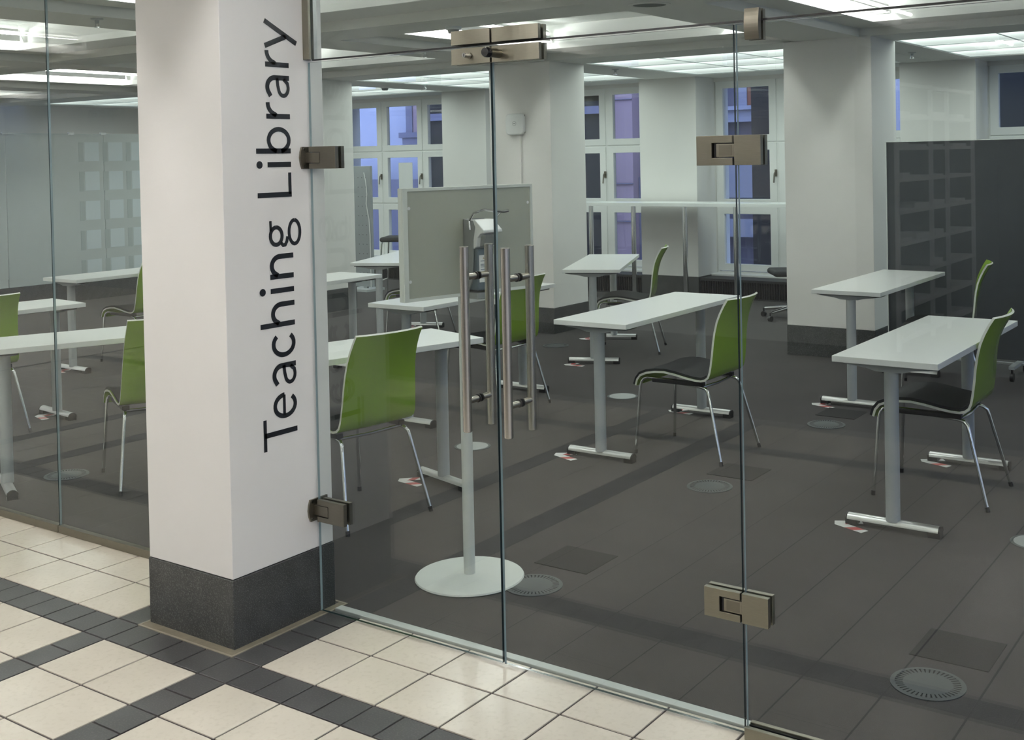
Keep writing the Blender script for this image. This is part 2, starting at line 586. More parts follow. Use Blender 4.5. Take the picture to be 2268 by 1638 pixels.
def glyph(ch, s):
    """strokes of a letter whose reference position is s; units are metres"""
    xh = .108
    if ch == 'T':
        return [([(s - .055, .1475), (s + .055, .1475)], TW), ([(s, .15), (s, 0)], W)]
    if ch == 'e':
        c = s + .045
        return [([(c - .036, .058), (c + .037, .058)], .0125),
                (ell(c, .054, .0375, .0465, 3, 318, 28), .0165)]
    if ch == 'a':
        r = s + .071
        return [([(s + .006, .086)] + ell(s + .038, .066, .033, .0345, 128, 0, 14) + [(r, 0)], W),
                ([(r, .0555), (s + .045, .053)] + ell(s + .037, .0275, .0285, .0225, 100, 270, 14)
                 + [(s + .052, .008), (r - .004, .026)], .014)]
    if ch == 'c':
        return [(ell(s + .046, .054, .038, .0465, 42, 318, 26), .0168)]
    if ch in 'hn':
        top = .157 if ch == 'h' else xh
        return [([(s, top), (s, 0)], W),
                ([(s + .003, .072)] + ell(s + .037, .062, .033, .038, 150, 0, 14) + [(s + .070, 0)], W)]
    if ch == 'i':
        return [([(s, xh), (s, 0)], W), ('dot', (s, .1435), .0132)]
    if ch == 'g':
        c = s + .036
        return [(ell(c, .0765, .0305, .0265, 0, 360, 28), .0145),
                ([(c + .018, .1005), (c + .054, .1015)], .011),
                ([(c - .024, .056), (c - .034, .046), (c - .033, .036), (c - .022, .0285), (c - .004, .0245)], .013),
                (ell(c + .010, -.0085, .042, .0255, 0, 360, 30), .0135)]
    if ch == 'L':
        return [([(s, .155), (s, 0)], W), ([(s, .0075), (s + .077, .0075)], TW)]
    if ch == 'b':
        return [([(s, .157), (s, 0)], W), (ell(s + .0375, .054, .0385, .0465, 168, -168, 30), .0165)]
    if ch == 'r':
        return [([(s, xh), (s, 0)], W),
                ([(s + .003, .062)] + ell(s + .047, .058, .041, .0425, 165, 88, 10), (.016, .0175))]
    if ch == 'y':
        return [([(s + .006, xh), (s + .044, .010)], W), ([(s + .093, xh), (s + .022, -.0375)], W)]
    if ch == 'K':
        return [([(s, .155), (s, 0)], W), ([(s + .075, .155), (s + .006, .075)], W), ([(s + .02, .09), (s + .08, 0)], W)]
    if ch == 'o':
        return [(ell(s + .045, .054, .0395, .0465, 0, 360, 28), .0165)]
    if ch == 'p':
        return [([(s, xh), (s, -.045)], W), (ell(s + .0375, .054, .0385, .0465, 168, -168, 30), .0165)]
    return []


def letter(ch, s, place, parent, thick=0.0012):
    mb = MB()
    for st in glyph(ch, s):
        if st[0] == 'dot':
            pts = [Vector(p) for p in ell(st[1][0], st[1][1], st[2], st[2] * 1.05, 0, 360, 18)[:-1]]
            fs = [tuple(range(len(pts)))]
        else:
            pts, fs = stroke(st[0], st[1])
        n = len(pts)
        vs_ = [place(p[0], p[1], thick) for p in pts]
        mb.add(vs_, fs)
    return mb.build('letter', 'lettering', parent)


sign = empty('wall_lettering', (PX1, 2.8335, 0.633), label='black vertical lettering Teaching Library reading upwards on the white pillar',
             cat='lettering')
pos = [('T', .687), ('e', .734), ('a', .8485), ('c', .949), ('h', 1.0652), ('i', 1.184), ('n', 1.2332),
       ('g', 1.339), ('L', 1.519), ('i', 1.6245), ('b', 1.672), ('r', 1.793), ('a', 1.8570), ('r', 1.9735), ('y', 2.031)]
for ch, s in pos:
    letter(ch, s - .633, lambda a, b, t: (t, -b, a), sign)

# ================================================================== GLASS FRONT


def pane(name, x0, x1, z0, z1, parent, yc_=GY, t=0.0105):
    mb = MB()
    y0, y1 = yc_ - t / 2, yc_ + t / 2
    v = [(x0, y0, z0), (x1, y0, z0), (x1, y0, z1), (x0, y0, z1), (x0, y1, z0), (x1, y1, z0), (x1, y1, z1), (x0, y1, z1)]
    mb.add(v, [(0, 1, 2, 3), (4, 5, 6, 7)], 0)
    mb.add(v, [(0, 1, 5, 4), (1, 2, 6, 5), (2, 3, 7, 6)], 1)
    mb.add(v, [(3, 0, 4, 7)], 2)
    return mb.build(name, ['glass', 'glass_edge', 'glass_edge_glint'], parent)


ZT = 1.992            # door top
door1 = empty('door_1', (0, 0, 0), label='left leaf of the frameless glass double door, hung on the white pillar',
              cat='door', kind='structure')
door2 = empty('door_2', (0, 0, 0), label='right leaf of the frameless glass double door, hung on the fixed pane',
              cat='door', kind='structure')
pane('pane', -3.072, -2.2465, 0.008, ZT - .004, door1)
pane('pane', -2.2385, -1.3975, 0.008, ZT - .004, door2)
fix = empty('window_5', (0, 0, 0), label='fixed frameless glass pane right of the double door in its floor channel',
            cat='glass panel', kind='structure')
pane('pane', -1.3895, 1.6, 0.012, ZT - .004, fix)
tr = empty('window_6', (0, 0, 0), label='glass transom pane above the double door', cat='glass panel', kind='structure')
pane('pane', -3.072, 1.6, ZT + .006, 2.56, tr)
MB().box(-3.05, 1.6, GY - .0055, GY + .0055, ZT + .001, ZT + .0058).build('seal_strip', 'black', tr)
lg1 = empty('window_7', (0, 0, 0), label='fixed glass pane directly left of the white pillar', cat='glass panel', kind='structure')
lg2 = empty('window_8', (0, 0, 0), label='fixed glass pane at the far left beyond the seam', cat='glass panel', kind='structure')
pane('pane', -4.7455, -3.531, 0.012, 2.56, lg1, 2.95)
pane('pane', -8.6, -4.7505, 0.012, 2.56, lg2, 2.95)
MB().box(-4.746, -3.533, 2.936, 2.964, 0.0, 0.034).build('floor_channel', 'steel_dark', lg1, bevel=0.002)
MB().box(-8.6, -4.7505, 2.936, 2.964, 0.0, 0.034).build('floor_channel', 'steel_dark', lg2, bevel=0.002)
# floor channel of the right pane: two jaws with the dark gap between
MB().box(-1.3885, 1.6, 2.893, 2.908, 0.0, 0.036).build('channel_front', 'steel', fix, bevel=0.002)
MB().box(-1.3885, 1.6, 2.932, 2.947, 0.0, 0.036).build('channel_back', 'steel', fix, bevel=0.002)
MB().box(-1.3885, 1.6, 2.908, 2.9145, 0.0, 0.03).box(-1.3885, 1.6, 2.9255, 2.932, 0.0, 0.03).build('gasket', 'black', fix)
# wall profile holding the transom on the pillar
MB().box(PX1 + .0005, PX1 + .032, 2.902, 2.9135, ZT + .006, 2.56).build('wall_profile_front', 'steel', tr, bevel=0.001)
MB().box(PX1 + .0005, PX1 + .032, 2.9265, 2.944, ZT + .006, 2.56).build('wall_profile_back', 'alu', tr, bevel=0.001)
MB().box(PX1 + .0005, PX1 + .010, 2.9135, 2.9265, ZT + .006, 2.56).build('profile_gasket', 'black', tr)


def pull_handle(x, parent):
    zb, zt, d = 0.758, 1.352, 0.064
    for sgn, nm in ((-1, 'front_bar'), (1, 'rear_bar')):
        yb = GY + sgn * d
        MB().lathe([(.0135, 0), (.0148, .0015), (.0148, zt - zb - .0015), (.0135, zt - zb)], 20, (x, yb, zb)) \
            .build(nm, 'tube_steel', parent, smooth=True)
    for z in (zb + .098, zt - .098):
        MB().tube([(x, GY - d + .012, z), (x, GY - .009, z)], .0105, 14).tube([(x, GY + .009, z), (x, GY + d - .012, z)], .0105, 14) \
            .build('standoff', 'tube_steel', parent, smooth=True)
        MB().tube([(x, GY - .0095, z), (x, GY - .0055, z)], .0135, 16).tube([(x, GY + .0055, z), (x, GY + .0095, z)], .0135, 16) \
            .build('rubber_washer', 'black', parent, smooth=True)


for x, d in ((-2.323, door1), (-2.1585, door2)):
    h = empty('pull_handle', (0, 0, 0))
    h.parent = d
    pull_handle(x, h)


def hinge_glass(zc, parent):
    """glass-to-glass hinge at the seam x=-1.394"""
    h = empty('hinge', (0, 0, 0)); h.parent = parent
    z0, z1 = zc - .0415, zc + .0415
    for ya, yb in ((2.8965, 2.9135), (2.9265, 2.942)):
        # door side: C-shaped plate round the bearing pocket
        mb = MB()
        mb.prism([(-1.508, z0), (-1.3965, z0), (-1.3965, zc - .021), (-1.460, zc - .021), (-1.460, zc + .021),
                  (-1.3965, zc + .021), (-1.3965, z1), (-1.508, z1)], 'y', ya, yb)
        mb.build('door_plate', 'steel', h, bevel=0.0012)
        MB().box(-1.3915, -1.312, ya, yb, z0, z1).build('pane_plate', 'steel', h, bevel=0.0012)
        MB().box(-1.4475, -1.3915, ya + .0015, yb, zc - .0185, zc + .0185).build('bearing_block', 'steel', h, bevel=0.002)
    MB().box(-1.4385, -1.3985, 2.8972, 2.8995, zc - .0145, zc + .0145).build('bearing_cover', 'steel_dark', h, bevel=0.0005)
    MB().box(-1.458, -1.40, 2.9065, 2.9345, zc - .0205, zc + .0205).build('pocket', 'black', h)


def hinge_wall(zc, parent):
    h = empty('hinge', (0, 0, 0)); h.parent = parent
    z0, z1 = zc - .0395, zc + .0395
    for ya, yb in ((2.8965, 2.9135), (2.9265, 2.942)):
        mb = MB()
        mb.prism([(-3.060, z0), (-2.928, z0), (-2.928, z1), (-3.060, z1), (-3.060, zc + .0205), (-3.005, zc + .0205),
                  (-3.005, zc - .0205), (-3.060, zc - .0205)], 'y', ya, yb)
        mb.build('door_plate', 'steel_dark', h, bevel=0.0012)
        MB().box(-3.078, -3.008, ya + .0015, yb, zc - .0185, zc + .0185).build('bearing_block', 'steel_dark', h, bevel=0.002)
    # curved wall plate with screws
    pts = [(2.969, z0 - .0005), (2.969, z1 + .0005)]
    pts = [(2.905, z1), (2.881, z1), (2.8745, zc + .022), (2.871, zc), (2.8745, zc - .022), (2.881, z0), (2.905, z0)]
    MB().prism([(p[0], p[1]) for p in pts] + [(2.965, z0), (2.965, z1)], 'x', PX1 + .0005, PX1 + .008).build('wall_plate', 'steel_dark', h, bevel=0.0008)
    for zz in (zc + .031, zc - .031):
        MB().tube([(PX1 + .0075, 2.889, zz), (PX1 + .0095, 2.889, zz)], .0048, 12).build('screw', 'chrome', h, smooth=True)


for zc in (1.6405, 0.3665):
    hinge_glass(zc, door2)
for zc in (1.6465, 0.377):
    hinge_wall(zc, door1)


def curved_plate(x0, x1, z0, z1, name, parent, yf=2.8935):
    """patch fitting: slightly crowned front plate plus plain rear plate"""
    mb = MB()
    n = 8
    prof = [(x0 + (x1 - x0) * i / n, yf + .006 * ((2 * i / n - 1) ** 2)) for i in range(n + 1)]
    mb.prism([(a, b) for a, b in prof] + [(x1, 2.9135), (x0, 2.9135)], 'z', z0, z1)
    mb.box(x0, x1, 2.9265, 2.944, z0, z1)
    return mb.build(name, 'steel', parent, bevel=0.0008)


curved_plate(-2.394, -2.236, 1.9985, 2.0445, 'patch_fitting', tr)
curved_plate(-2.2285, -2.047, 1.9985, 2.0445, 'patch_fitting', tr)
curved_plate(-2.394, -2.236, 1.935, 1.9865, 'lock_case', door1)
curved_plate(-2.2285, -2.045, 1.935, 1.9865, 'lock_case', door2)
lk = MB().tube([(-2.312, 2.898, 1.961), (-2.312, 2.889, 1.961)], .0105, 6).build('lock_rosette', 'steel', door1, smooth=False)
MB().tube([(-2.312, 2.89, 1.961), (-2.312, 2.862, 1.961)], .0078, 16).build('lock_cylinder', 'chrome', door1, smooth=True)
MB().box(-2.3129, -2.3111, 2.8613, 2.863, 1.9565, 1.9655).build('keyhole', 'black', door1)
MB().tube([(-2.197, 2.898, 1.961), (-2.197, 2.842, 1.961)], .0150, 20).build('knob_stem', 'steel', door2, smooth=True)
MB().tube([(-2.197, 2.842, 1.961), (-2.197, 2.829, 1.961), (-2.197, 2.823, 1.961)], [.0165, .0165, .0135], 20).build('knob_cap', 'gloss_black', door2, smooth=True)
# clip joining transom and side pane
mb = MB()
n = 8
z0, z1 = 1.942, 2.027
prof = [(2.8935 + .0055 * ((2 * i / n - 1) ** 2), z0 + (z1 - z0) * i / n) for i in range(n + 1)]
mb.prism(prof + [(2.9135, z1), (2.9135, z0)], 'x', -1.355, -1.312)
mb.box(-1.355, -1.312, 2.9265, 2.942, z0, z1)
mb.build('corner_clip', 'steel_dark', tr, bevel=0.0008)

# ================================================================== LIBRARY COLUMNS
colnames = ['white room column at the right beside the dark pinboard',
            'white room column in the middle with the wall-mounted access point',
            'white room column half hidden behind the lettered pillar']
for (x0, x1), lab in zip(((-3.74, -3.016), (-6.74, -6.036), (-9.82, -9.115)), colnames):
    c = empty('column_room', (0, 0, 0), label=lab, cat='column', kind='structure')
    MB().box(x0, x1, 8.72, 9.30, 0.238, 2.53).build('shaft', 'wall', c, bevel=0.003)
    MB().box(x0 - .003, x1 + .003, 8.717, 9.303, 0, 0.2355).build('plinth', 'granite', c, bevel=0.002)

# ================================================================== CEILING
ZB, ZC = 2.52, 2.585
ceil = empty('ceiling', (0, 0, 0), label='grey-white beam ceiling of the library', cat='ceiling', kind='structure')
xbeams = [(-3.63, -3.11), (-6.60, -6.09), (-9.62, -9.11), (-12.64, -12.13), (-15.66, -15.15), (-0.61, -0.09), (2.41, 2.93)]
xbeams.sort()
YB = [(2.53, 2.99), (5.64, 6.10), (8.72, 9.25)]
for (a, b) in YB:
    MB().box(-16.2, 4.2, a, b, ZB, 2.95).build('beam', 'ceil', ceil)
for (a, b) in xbeams:
    for (c, d) in ((2.99, 5.64), (6.10, 8.72)):
        MB().box(a, b, c, d, ZB, 2.95).build('cross_beam', 'ceil', ceil)
bays = [(xbeams[i][1], xbeams[i + 1][0]) for i in range(len(xbeams) - 1)]


def coffer(x0, x1, y0, y1, zc, label, tube_mat, mx=0.235, my=0.39, parent_c=None, skirt=False):
    """light coffer in a ceiling bay: ceiling board round it, white rim, walls, top, two tubes with end fins"""
    cx0, cx1, cy0, cy1 = x0 + mx, x1 - mx, y0 + my, y1 - my
    MB().frame('z', x0, x1, y0, y1, cx0, cx1, cy0, cy1, zc, zc + .02).build('ceiling_board', 'ceil', parent_c)
    lamp = empty('coffer_light', ((cx0 + cx1) / 2, (cy0 + cy1) / 2, zc), label=label, cat='ceiling light',
                 group='recessed coffer lights')
    w, h = (cx1 - cx0) / 2, (cy1 - cy0) / 2
    MB().frame('z', -w, w, -h, h, -w + .018, w - .018, -h + .018, h - .018, -0.004, 0.045).build('rim', 'white', lamp)
    mb = MB()
    a, b = w + .05, h + .05
    for (p, q) in (((-w, -h), (w, -h)), ((w, -h), (w, h)), ((w, h), (-w, h)), ((-w, h), (-w, -h))):
        p2 = (p[0] * a / w, p[1] * b / h); q2 = (q[0] * a / w, q[1] * b / h)
        mb.add([(p[0], p[1], .045), (q[0], q[1], .045), (q2[0], q2[1], .21), (p2[0], p2[1], .21)], [(0, 1, 2, 3)])
    mb.add([(-a, -b, .21), (a, -b, .21), (a, b, .21), (-a, b, .21)], [(0, 1, 2, 3)])
    mb.build('reflector_housing', 'white', lamp)
    for s in (-1, 1):
        xt = s * (w - .09)
        MB().tube([(xt, -h + .08, .10), (xt, h - .08, .10)], .014, 8).build('tube', tube_mat, lamp, smooth=True)
        MB().prism([(xt - .05, .134), (xt + .05, .134), (xt + .03, .155), (xt - .03, .155)], 'y', -h + .06, h - .06).build('added_tube_shield', 'white', lamp)  # shield added above the tube to send its light downwards
        if skirt:
            xk = xt - s * .057
            MB().box(xk - .002, xk + .002, -h + .06, h - .06, .056, .105).build('added_light_skirt', 'white', lamp)  # added to block low-angle light from the tube
        for yy in (-h + .03, h - .03):
            MB().prism([(xt - .06, .05), (xt + .06, .05), (xt, .15)], 'y', yy - .004, yy + .004).build('end_fin', 'white', lamp)
    return lamp


rown = ('near row', 'far row')
bayn = {0: 'bay beyond the frosted partition', 1: 'bay before the frosted partition', 2: 'bay left of the lettered pillar',
        3: 'bay over the centre tables', 4: 'bay at the right', 5: 'unlit bay outside the picture'}
labels = {}
for bi, (x0, x1) in enumerate(bays):
    for ri, (y0, y1) in enumerate(((2.99, 5.64), (6.10, 8.72))):
        coffer(x0, x1, y0, y1, ZC, 'white recessed coffer light of the %s, %s' % (rown[ri], bayn[bi]), 'tube' if bi < 5 else 'tube_off', parent_c=ceil, skirt=True)

# luminous glass ceiling by the windows
for bi, (x0, x1) in enumerate(bays):
    L0, L1 = x0 + .10, x1 - .06
    MB().frame('z', x0 - .26, x1 + .255, 9.25, 12.25, L0, L1, 9.262, 11.55, ZB, ZB + .03).build('window_ceiling_board', 'ceil', ceil)
    lum = empty('luminous_ceiling', ((L0 + L1) / 2, 10.4, ZB), label='backlit greenish glass ceiling field by the windows, %s' % bayn[bi],
                cat='ceiling light', group='luminous glass ceiling fields')
    nx, ny = 3, 3
    wx, wy = (L1 - L0) / nx, (11.55 - 9.262) / ny
    pm = MB().box(-wx / 2 + .006, wx / 2 - .006, -wy / 2 + .006, wy / 2 - .006, .012, .018).mesh('glass_field', 'lumi')
    for i in range(nx):
        for j in range(ny):
            instance(pm, 'glass_field', lum, (-(L1 - L0) / 2 + (i + .5) * wx, 9.262 + (j + .5) * wy - 10.4, 0))
    mb = MB()
    for i in range(nx + 1):
        xx = -(L1 - L0) / 2 + i * wx
        mb.box(xx - .006, xx + .006, 9.262 - 10.4, 11.55 - 10.4, .006, .022)
    for j in range(ny + 1):
        yy = 9.262 + j * wy - 10.4
        mb.box(-(L1 - L0) / 2, (L1 - L0) / 2, yy - .006, yy + .006, .0065, .0215)
    mb.build('glazing_bars', 'grey_metal', lum)
MB().box(-16.2, 4.2, 9.25, 12.3, 2.56, 2.62).build('ceiling_void', 'ceil', ceil)

# ------------------------------------------------------------------ hall ceiling
hc = empty('ceiling_hall', (0, 0, 0), label='white beam ceiling over the hall', cat='ceiling', kind='structure')
for (a, b) in ((-0.75, -0.30), (-4.05, -3.6)):
    MB().box(-16.2, 4.2, a, b, ZB, 2.95).build('beam', 'ceil', hc)
hb = bays
for (a, b) in xbeams:
    for (c, d) in ((-0.30, 2.53), (-3.6, -0.75)) + (((-6.9, -4.05),) if a > -4 else ()):
        MB().box(a, b, c, d, ZB, 2.95).build('cross_beam', 'ceil', hc)
hn = ('added first hall bay from the left', 'added second hall bay from the left', 'third hall bay from the left', 'fourth hall bay from the left',
      'fifth hall bay from the left', 'sixth hall bay from the left')
for bi, (x0, x1) in enumerate(hb):  # last row and leftmost bays added unseen to light shelf and word
    for ri, (y0, y1) in enumerate(((-0.30, 2.53), (-3.6, -0.75), (-6.9, -4.05))):
        if ri == 2 and x0 < -3.5:
            continue
        coffer(x0, x1, y0, y1, ZC, 'recessed coffer light over the hall, %s, %s' % (('front row', 'back row', 'added last row')[ri], hn[bi]),
               'hall_tube_dim' if (ri == 1 and bi > 2) else 'hall_tube', parent_c=hc, skirt=(bi < 4 and ri < 2))
MB().box(-3.5, 4.2, -8.2, -6.9, 2.585, 2.65).build('ceiling_board', 'ceil', hc)

# ================================================================== WALLS
YW = 11.72
piers = [(-3.76, -3.004), (-6.843, -6.099), (-9.86, -9.13), (-12.9, -12.15), (-16.2, -15.2), (-0.75, 0.0), (2.2, 4.2)]
piers.sort()
wb = empty('wall_back', (0, 0, 0), label='window wall with plastered piers at the far side of the library', cat='wall', kind='structure')
for (a, b) in piers:
    MB().box(a, b, YW, 12.55, 0.235, 2.56).build('pier', 'wall', wb, bevel=0.003)
    MB().box(a - .002, b + .002, YW - .004, 12.3, 0, 0.233).build('pier_plinth', 'granite', wb)
wins = [(piers[i][1], piers[i + 1][0]) for i in range(len(piers) - 1)]
for (a, b) in wins:
    MB().box(a, b, 12.18, 12.55, 2.475, 2.75).build('lintel', 'wall', wb)
tag(MB().box(-16.3, -16.2, -3.6, 12.6, 0, 2.95).build('wall_left', 'wall'), 'grey-white end wall far left beyond the partition', 'wall', kind='structure')
tag(MB().box(4.2, 4.3, -8.2, 12.5, 0, 2.95).build('wall_right', 'wall'), 'plain wall at the right end of library and hall', 'wall', kind='structure')
tag(MB().box(-3.5, 4.2, -8.3, -8.2, 0, 2.95).build('wall_front', 'reflection_dark'), 'unseen wall behind the hall, coloured dark for the reflection', 'wall', kind='structure')
hw = empty('wall_hall', (0, 0, 0), label='grey hall wall opposite the glass with a dark word on it', cat='wall', kind='structure')
MB().box(-16.2, -3.36, -3.55, -3.45, 0, 2.95).build('wall_face', 'hallwall', hw)
MB().box(-3.46, -3.36, -8.2, -3.55, 0, 2.95).build('wall_return', 'reflection_dark', hw)
MB().box(-16.2, -9.0, -3.45, 2.95, -0.06, 0).build('side_floor', 'tile', hw)
ks = empty('wall_word', (-14.3, -3.449, 2.29), label='dark word Kopieren on the hall wall, seen mirrored in the left glass', cat='lettering')
s = 0.0
for ch, adv in (('K', .115), ('o', .118), ('p', .118), ('i', .055), ('e', .112), ('r', .072), ('e', .112), ('n', .1)):
    letter(ch, s, lambda a, b, t: (.97 - a, t, b), ks)
    s += adv

# ------------------------------------------------------------------ windows


def casement(x0, x1, z0, z1, parent, handle):
    f = empty('casement', (0, 0, 0)); f.parent = parent
    b = 0.088
    MB().frame('y', x0 + .012, x1 - .012, z0 + .008, z1 - .008, x0 + b + .012, x1 - b - .012, z0 + b, z1 - b, 12.20, 12.262) \
        .build('sash', 'white', f, bevel=0.004)
    MB().box(x0 + b, x1 - b, 12.232, 12.240, z0 + b - .01, z1 - b + .01).build('pane', 'winglass', f)
    if handle:
        xh = x1 - .02 if handle > 0 else x0 + .055
        zc = (z0 + z1) / 2 - .02
        MB().box(xh - .014, xh + .014, 12.188, 12.2, zc - .005, zc + .075) \
            .tube([(xh, 12.19, zc + .045), (xh, 12.165, zc + .045), (xh - .004, 12.158, zc + .03), (xh - .012, 12.156, zc - .075)], .0085, 8) \
            .build('lever', 'steel_dark', f, smooth=True)


wl = ['white timber window far left behind the partition', 'white timber window left of the room column stub',
      'white nine-pane window seen left of the middle column', 'white nine-pane window right of the middle column, behind the counter',
      'white nine-pane window between the counter and the right column', 'white nine-pane window above the dark pinboard',
      'white nine-pane window at the far right']
wnum = 0
for wi, (a, b) in enumerate(wins):
    if b - a < 1.2:
        continue
    wnum += 1
    wdw = empty('window_%d' % wnum if wnum < 5 else 'window_%d' % (wnum + 4), (0, 0, 0), label=wl[wi], cat='window', kind='structure')
    zl = [(0.262, 1.02), (1.02, 1.76), (1.76, 2.485)]
    xs = [a + (b - a) * i / 3 for i in range(4)]
    MB().frame('y', a, b, 0.235, 2.515, a + .03, b - .03, 0.262, 2.485, 12.212, 12.30).build('frame', 'white', wdw)
    mb = MB()
    for xm in xs[1:3]:
        mb.box(xm - .02, xm + .02, 12.214, 12.29, .262, 2.485)
    for zm in (1.02, 1.76):
        mb.box(a + .03, b - .03, 12.2145, 12.2895, zm - .016, zm + .016)
    mb.build('mullions', 'white', wdw)
    MB().box(a, b, 12.04, 12.215, .222, .244).build('sill', 'white', wdw, bevel=.003)
    for i in range(3):
        for j in range(3):
            casement(xs[i], xs[i + 1], zl[j][0], zl[j][1], wdw, (1 if i < 2 else 0) if j == 1 else 0)
    if wi == 2:
        for i in (0, 1):
            MB().box(xs[i] + .1, xs[i + 1] - .1, 12.27, 12.30, 2.335, 2.47).build('blind_box', 'grille', wdw)
    # convector niche under the window
    MB().box(a + .01, b - .01, YW + .01, 12.04, .205, .222).build('convector_top', 'grille', wdw)
    MB().box(a + .01, b - .01, YW + .03, YW + .05, 0, .205).build('convector_back', 'vent_dark', wdw)
    mb = MB()
    nn = int((b - a) / .03)
    for k in range(nn):
        xx = a + .02 + k * .03
        mb.box(xx, xx + .008, YW + .008, YW + .03, .012, .2)
    mb.box(a + .01, b - .01, YW + .006, YW + .032, .0, .014)
    mb.box(a + .01, b - .01, YW + .006, YW + .032, .195, .205)
    tag(mb.build('convector_grille', 'grille', wdw), kind='stuff')

# ------------------------------------------------------------------ left partition with frosted film
part = empty('wall_partition', (0, 0, 0), label='pale frosted glass partition with clamp fittings at the left end of the room', cat='partition', kind='structure')
XP = -12.735
for i, (a, b) in enumerate(((5.2, 7.35), (7.36, 8.62), (8.63, 9.9), (9.91, 11.7))):
    MB().box(XP - .012, XP, a, b, .25, 2.035).build('frosted_pane', 'frosted', part)
MB().box(XP - .02, XP + .01, 5.2, 11.7, 0, .248).build('partition_base', 'granite', part)
for yy in (7.355, 8.19, 8.625, 9.905):
    MB().box(XP - .02, XP + .012, yy - .035, yy + .035, 2.02, 2.05).build('clamp', 'alu', part)
for r in range(5):  # bright squares with shade beside them, painted onto the film
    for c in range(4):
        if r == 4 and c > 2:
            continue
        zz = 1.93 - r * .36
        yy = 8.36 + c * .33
        MB().box(XP + .0005, XP + .003, yy, yy + .20, zz - .23, zz).build('painted_glow', 'frosted_glow', part)
        MB().box(XP + .0005, XP + .0025, yy - .075, yy - .012, zz - .24, zz).build('painted_shade', 'frosted_shade', part)
for r in range(4):  # bands of shade painted onto the film
    MB().box(XP + .0005, XP + .002, 5.6, 7.2, 1.58 - r * .34 - .11, 1.58 - r * .34).build('painted_shade_band', 'frosted_shade', part)

# ------------------------------------------------------------------ courtyard
cy = empty('courtyard_facade', (-15, 16.5, -1), label='bluish plaster house wall with a stone window ledge seen through the left window', cat='building')


def ext(name, x0, x1, y0, y1, z0, z1, m, parent):
    o = parent.location
    return MB().box(x0 - o.x, x1 - o.x, y0 - o.y, y1 - o.y, z0 - o.z, z1 - o.z).build(name, m, parent)


ext('wall', -24, -13.5, 16.5, 17, -1, 9, 'plaster_out', cy)
ext('window_ledge', -14.86, -14.2, 16.38, 16.52, 2.06, 2.16, 'stone_low', cy)
ext('ledge_bracket', -14.8, -14.2, 16.42, 16.52, 1.93, 2.06, 'stone_low', cy)
ext('window_jamb', -14.74, -14.58, 16.46, 16.52, 2.16, 5, 'stone_low', cy)
ext('window_reveal', -14.58, -14.2, 16.48, 16.52, 2.16, 5, 'stone_out', cy)
ext('low_wall', -24, -13.6, 15.9, 16.2, -1, 1.28, 'stone_low', cy)
dk = empty('dark_building', (-11.5, 15, -1), label='dark building wing seen in the window panes beside the middle column', cat='building')
ext('wall', -13.2, -9.39, 15.2, 16.9, -1, 9, 'dark_out', dk)
ext('string_course', -13.2, -9.39, 15.12, 15.2, 2.3, 2.42, 'stone_low', dk)
pk = empty('sandstone_building', (-9.6, 16, -1), label='purple-grey sandstone wall seen through the window behind the counter', cat='building')
ext('wall', -9.385, -9.03, 15.25, 16.9, -1, 9, 'stone_out', pk)
for zz in (0.62, 1.2, 1.85, 2.5):
    ext('stone_course', -9.385, -9.025, 15.22, 15.25, zz, zz + .012, 'stone_low', pk)
ext('plaster_return', -9.025, -8.3, 15.45, 16.9, 1.3, 9, 'plaster_out', pk)
ext('low_return', -9.025, -8.3, 15.4, 16.9, -1, 1.3, 'stone_low', pk)
ex = empty('courtyard_house', (-7.5, 16, -1), label='blue-lit house front with cornice seen through the right window', cat='building')
ext('wall', -8.3, -7.0, 16.4, 16.9, -1, 9, 'stone_low', ex)
ext('cornice', -8.3, -7.0, 16.1, 16.4, 2.12, 2.3, 'plaster_out', ex)
ext('cornice_cap', -8.3, -7.0, 16.0, 16.4, 2.3, 2.36, 'plaster_out', ex)
ext('window_post', -7.74, -7.60, 16.3, 16.4, 2.36, 3.4, 'plaster_out', ex)
ext('brick_field', -7.6, -7.3, 16.32, 16.4, 2.36, 2.75, 'brick_out', ex)
ext('blue_panel', -8.3, -7.0, 16.3, 16.4, 0.95, 1.75, 'plaster_out', ex)
ext('white_ledge', -8.3, -7.0, 16.2, 16.4, .35, .62, 'plaster_out', ex)
d2 = empty('dark_wing', (-4, 15, -1), label='dark building wing filling the windows at the right', cat='building')
ext('wall', -6.93, -5.0, 15.0, 16.9, -1, 9, 'dark_out', d2)
ext('wall_end', -4.55, 3, 15.0, 16.9, -1, 9, 'dark_out', d2)
ext('plaster_bay', -5.0, -4.55, 15.1, 16.9, -1, 9, 'plaster_out', d2)
ext('string_course', -6.93, -5.0, 14.9, 15.0, 2.7, 2.82, 'stone_low', d2)
tag(MB().box(-30, 8, 12.56, 17.5, -1.1, -.9).build('courtyard_ground', 'ground_out'), 'dark courtyard paving outside the windows', 'ground', kind='structure')

# ================================================================== TABLES
TW_, TL_, TH_ = 0.455, 1.40, 0.75


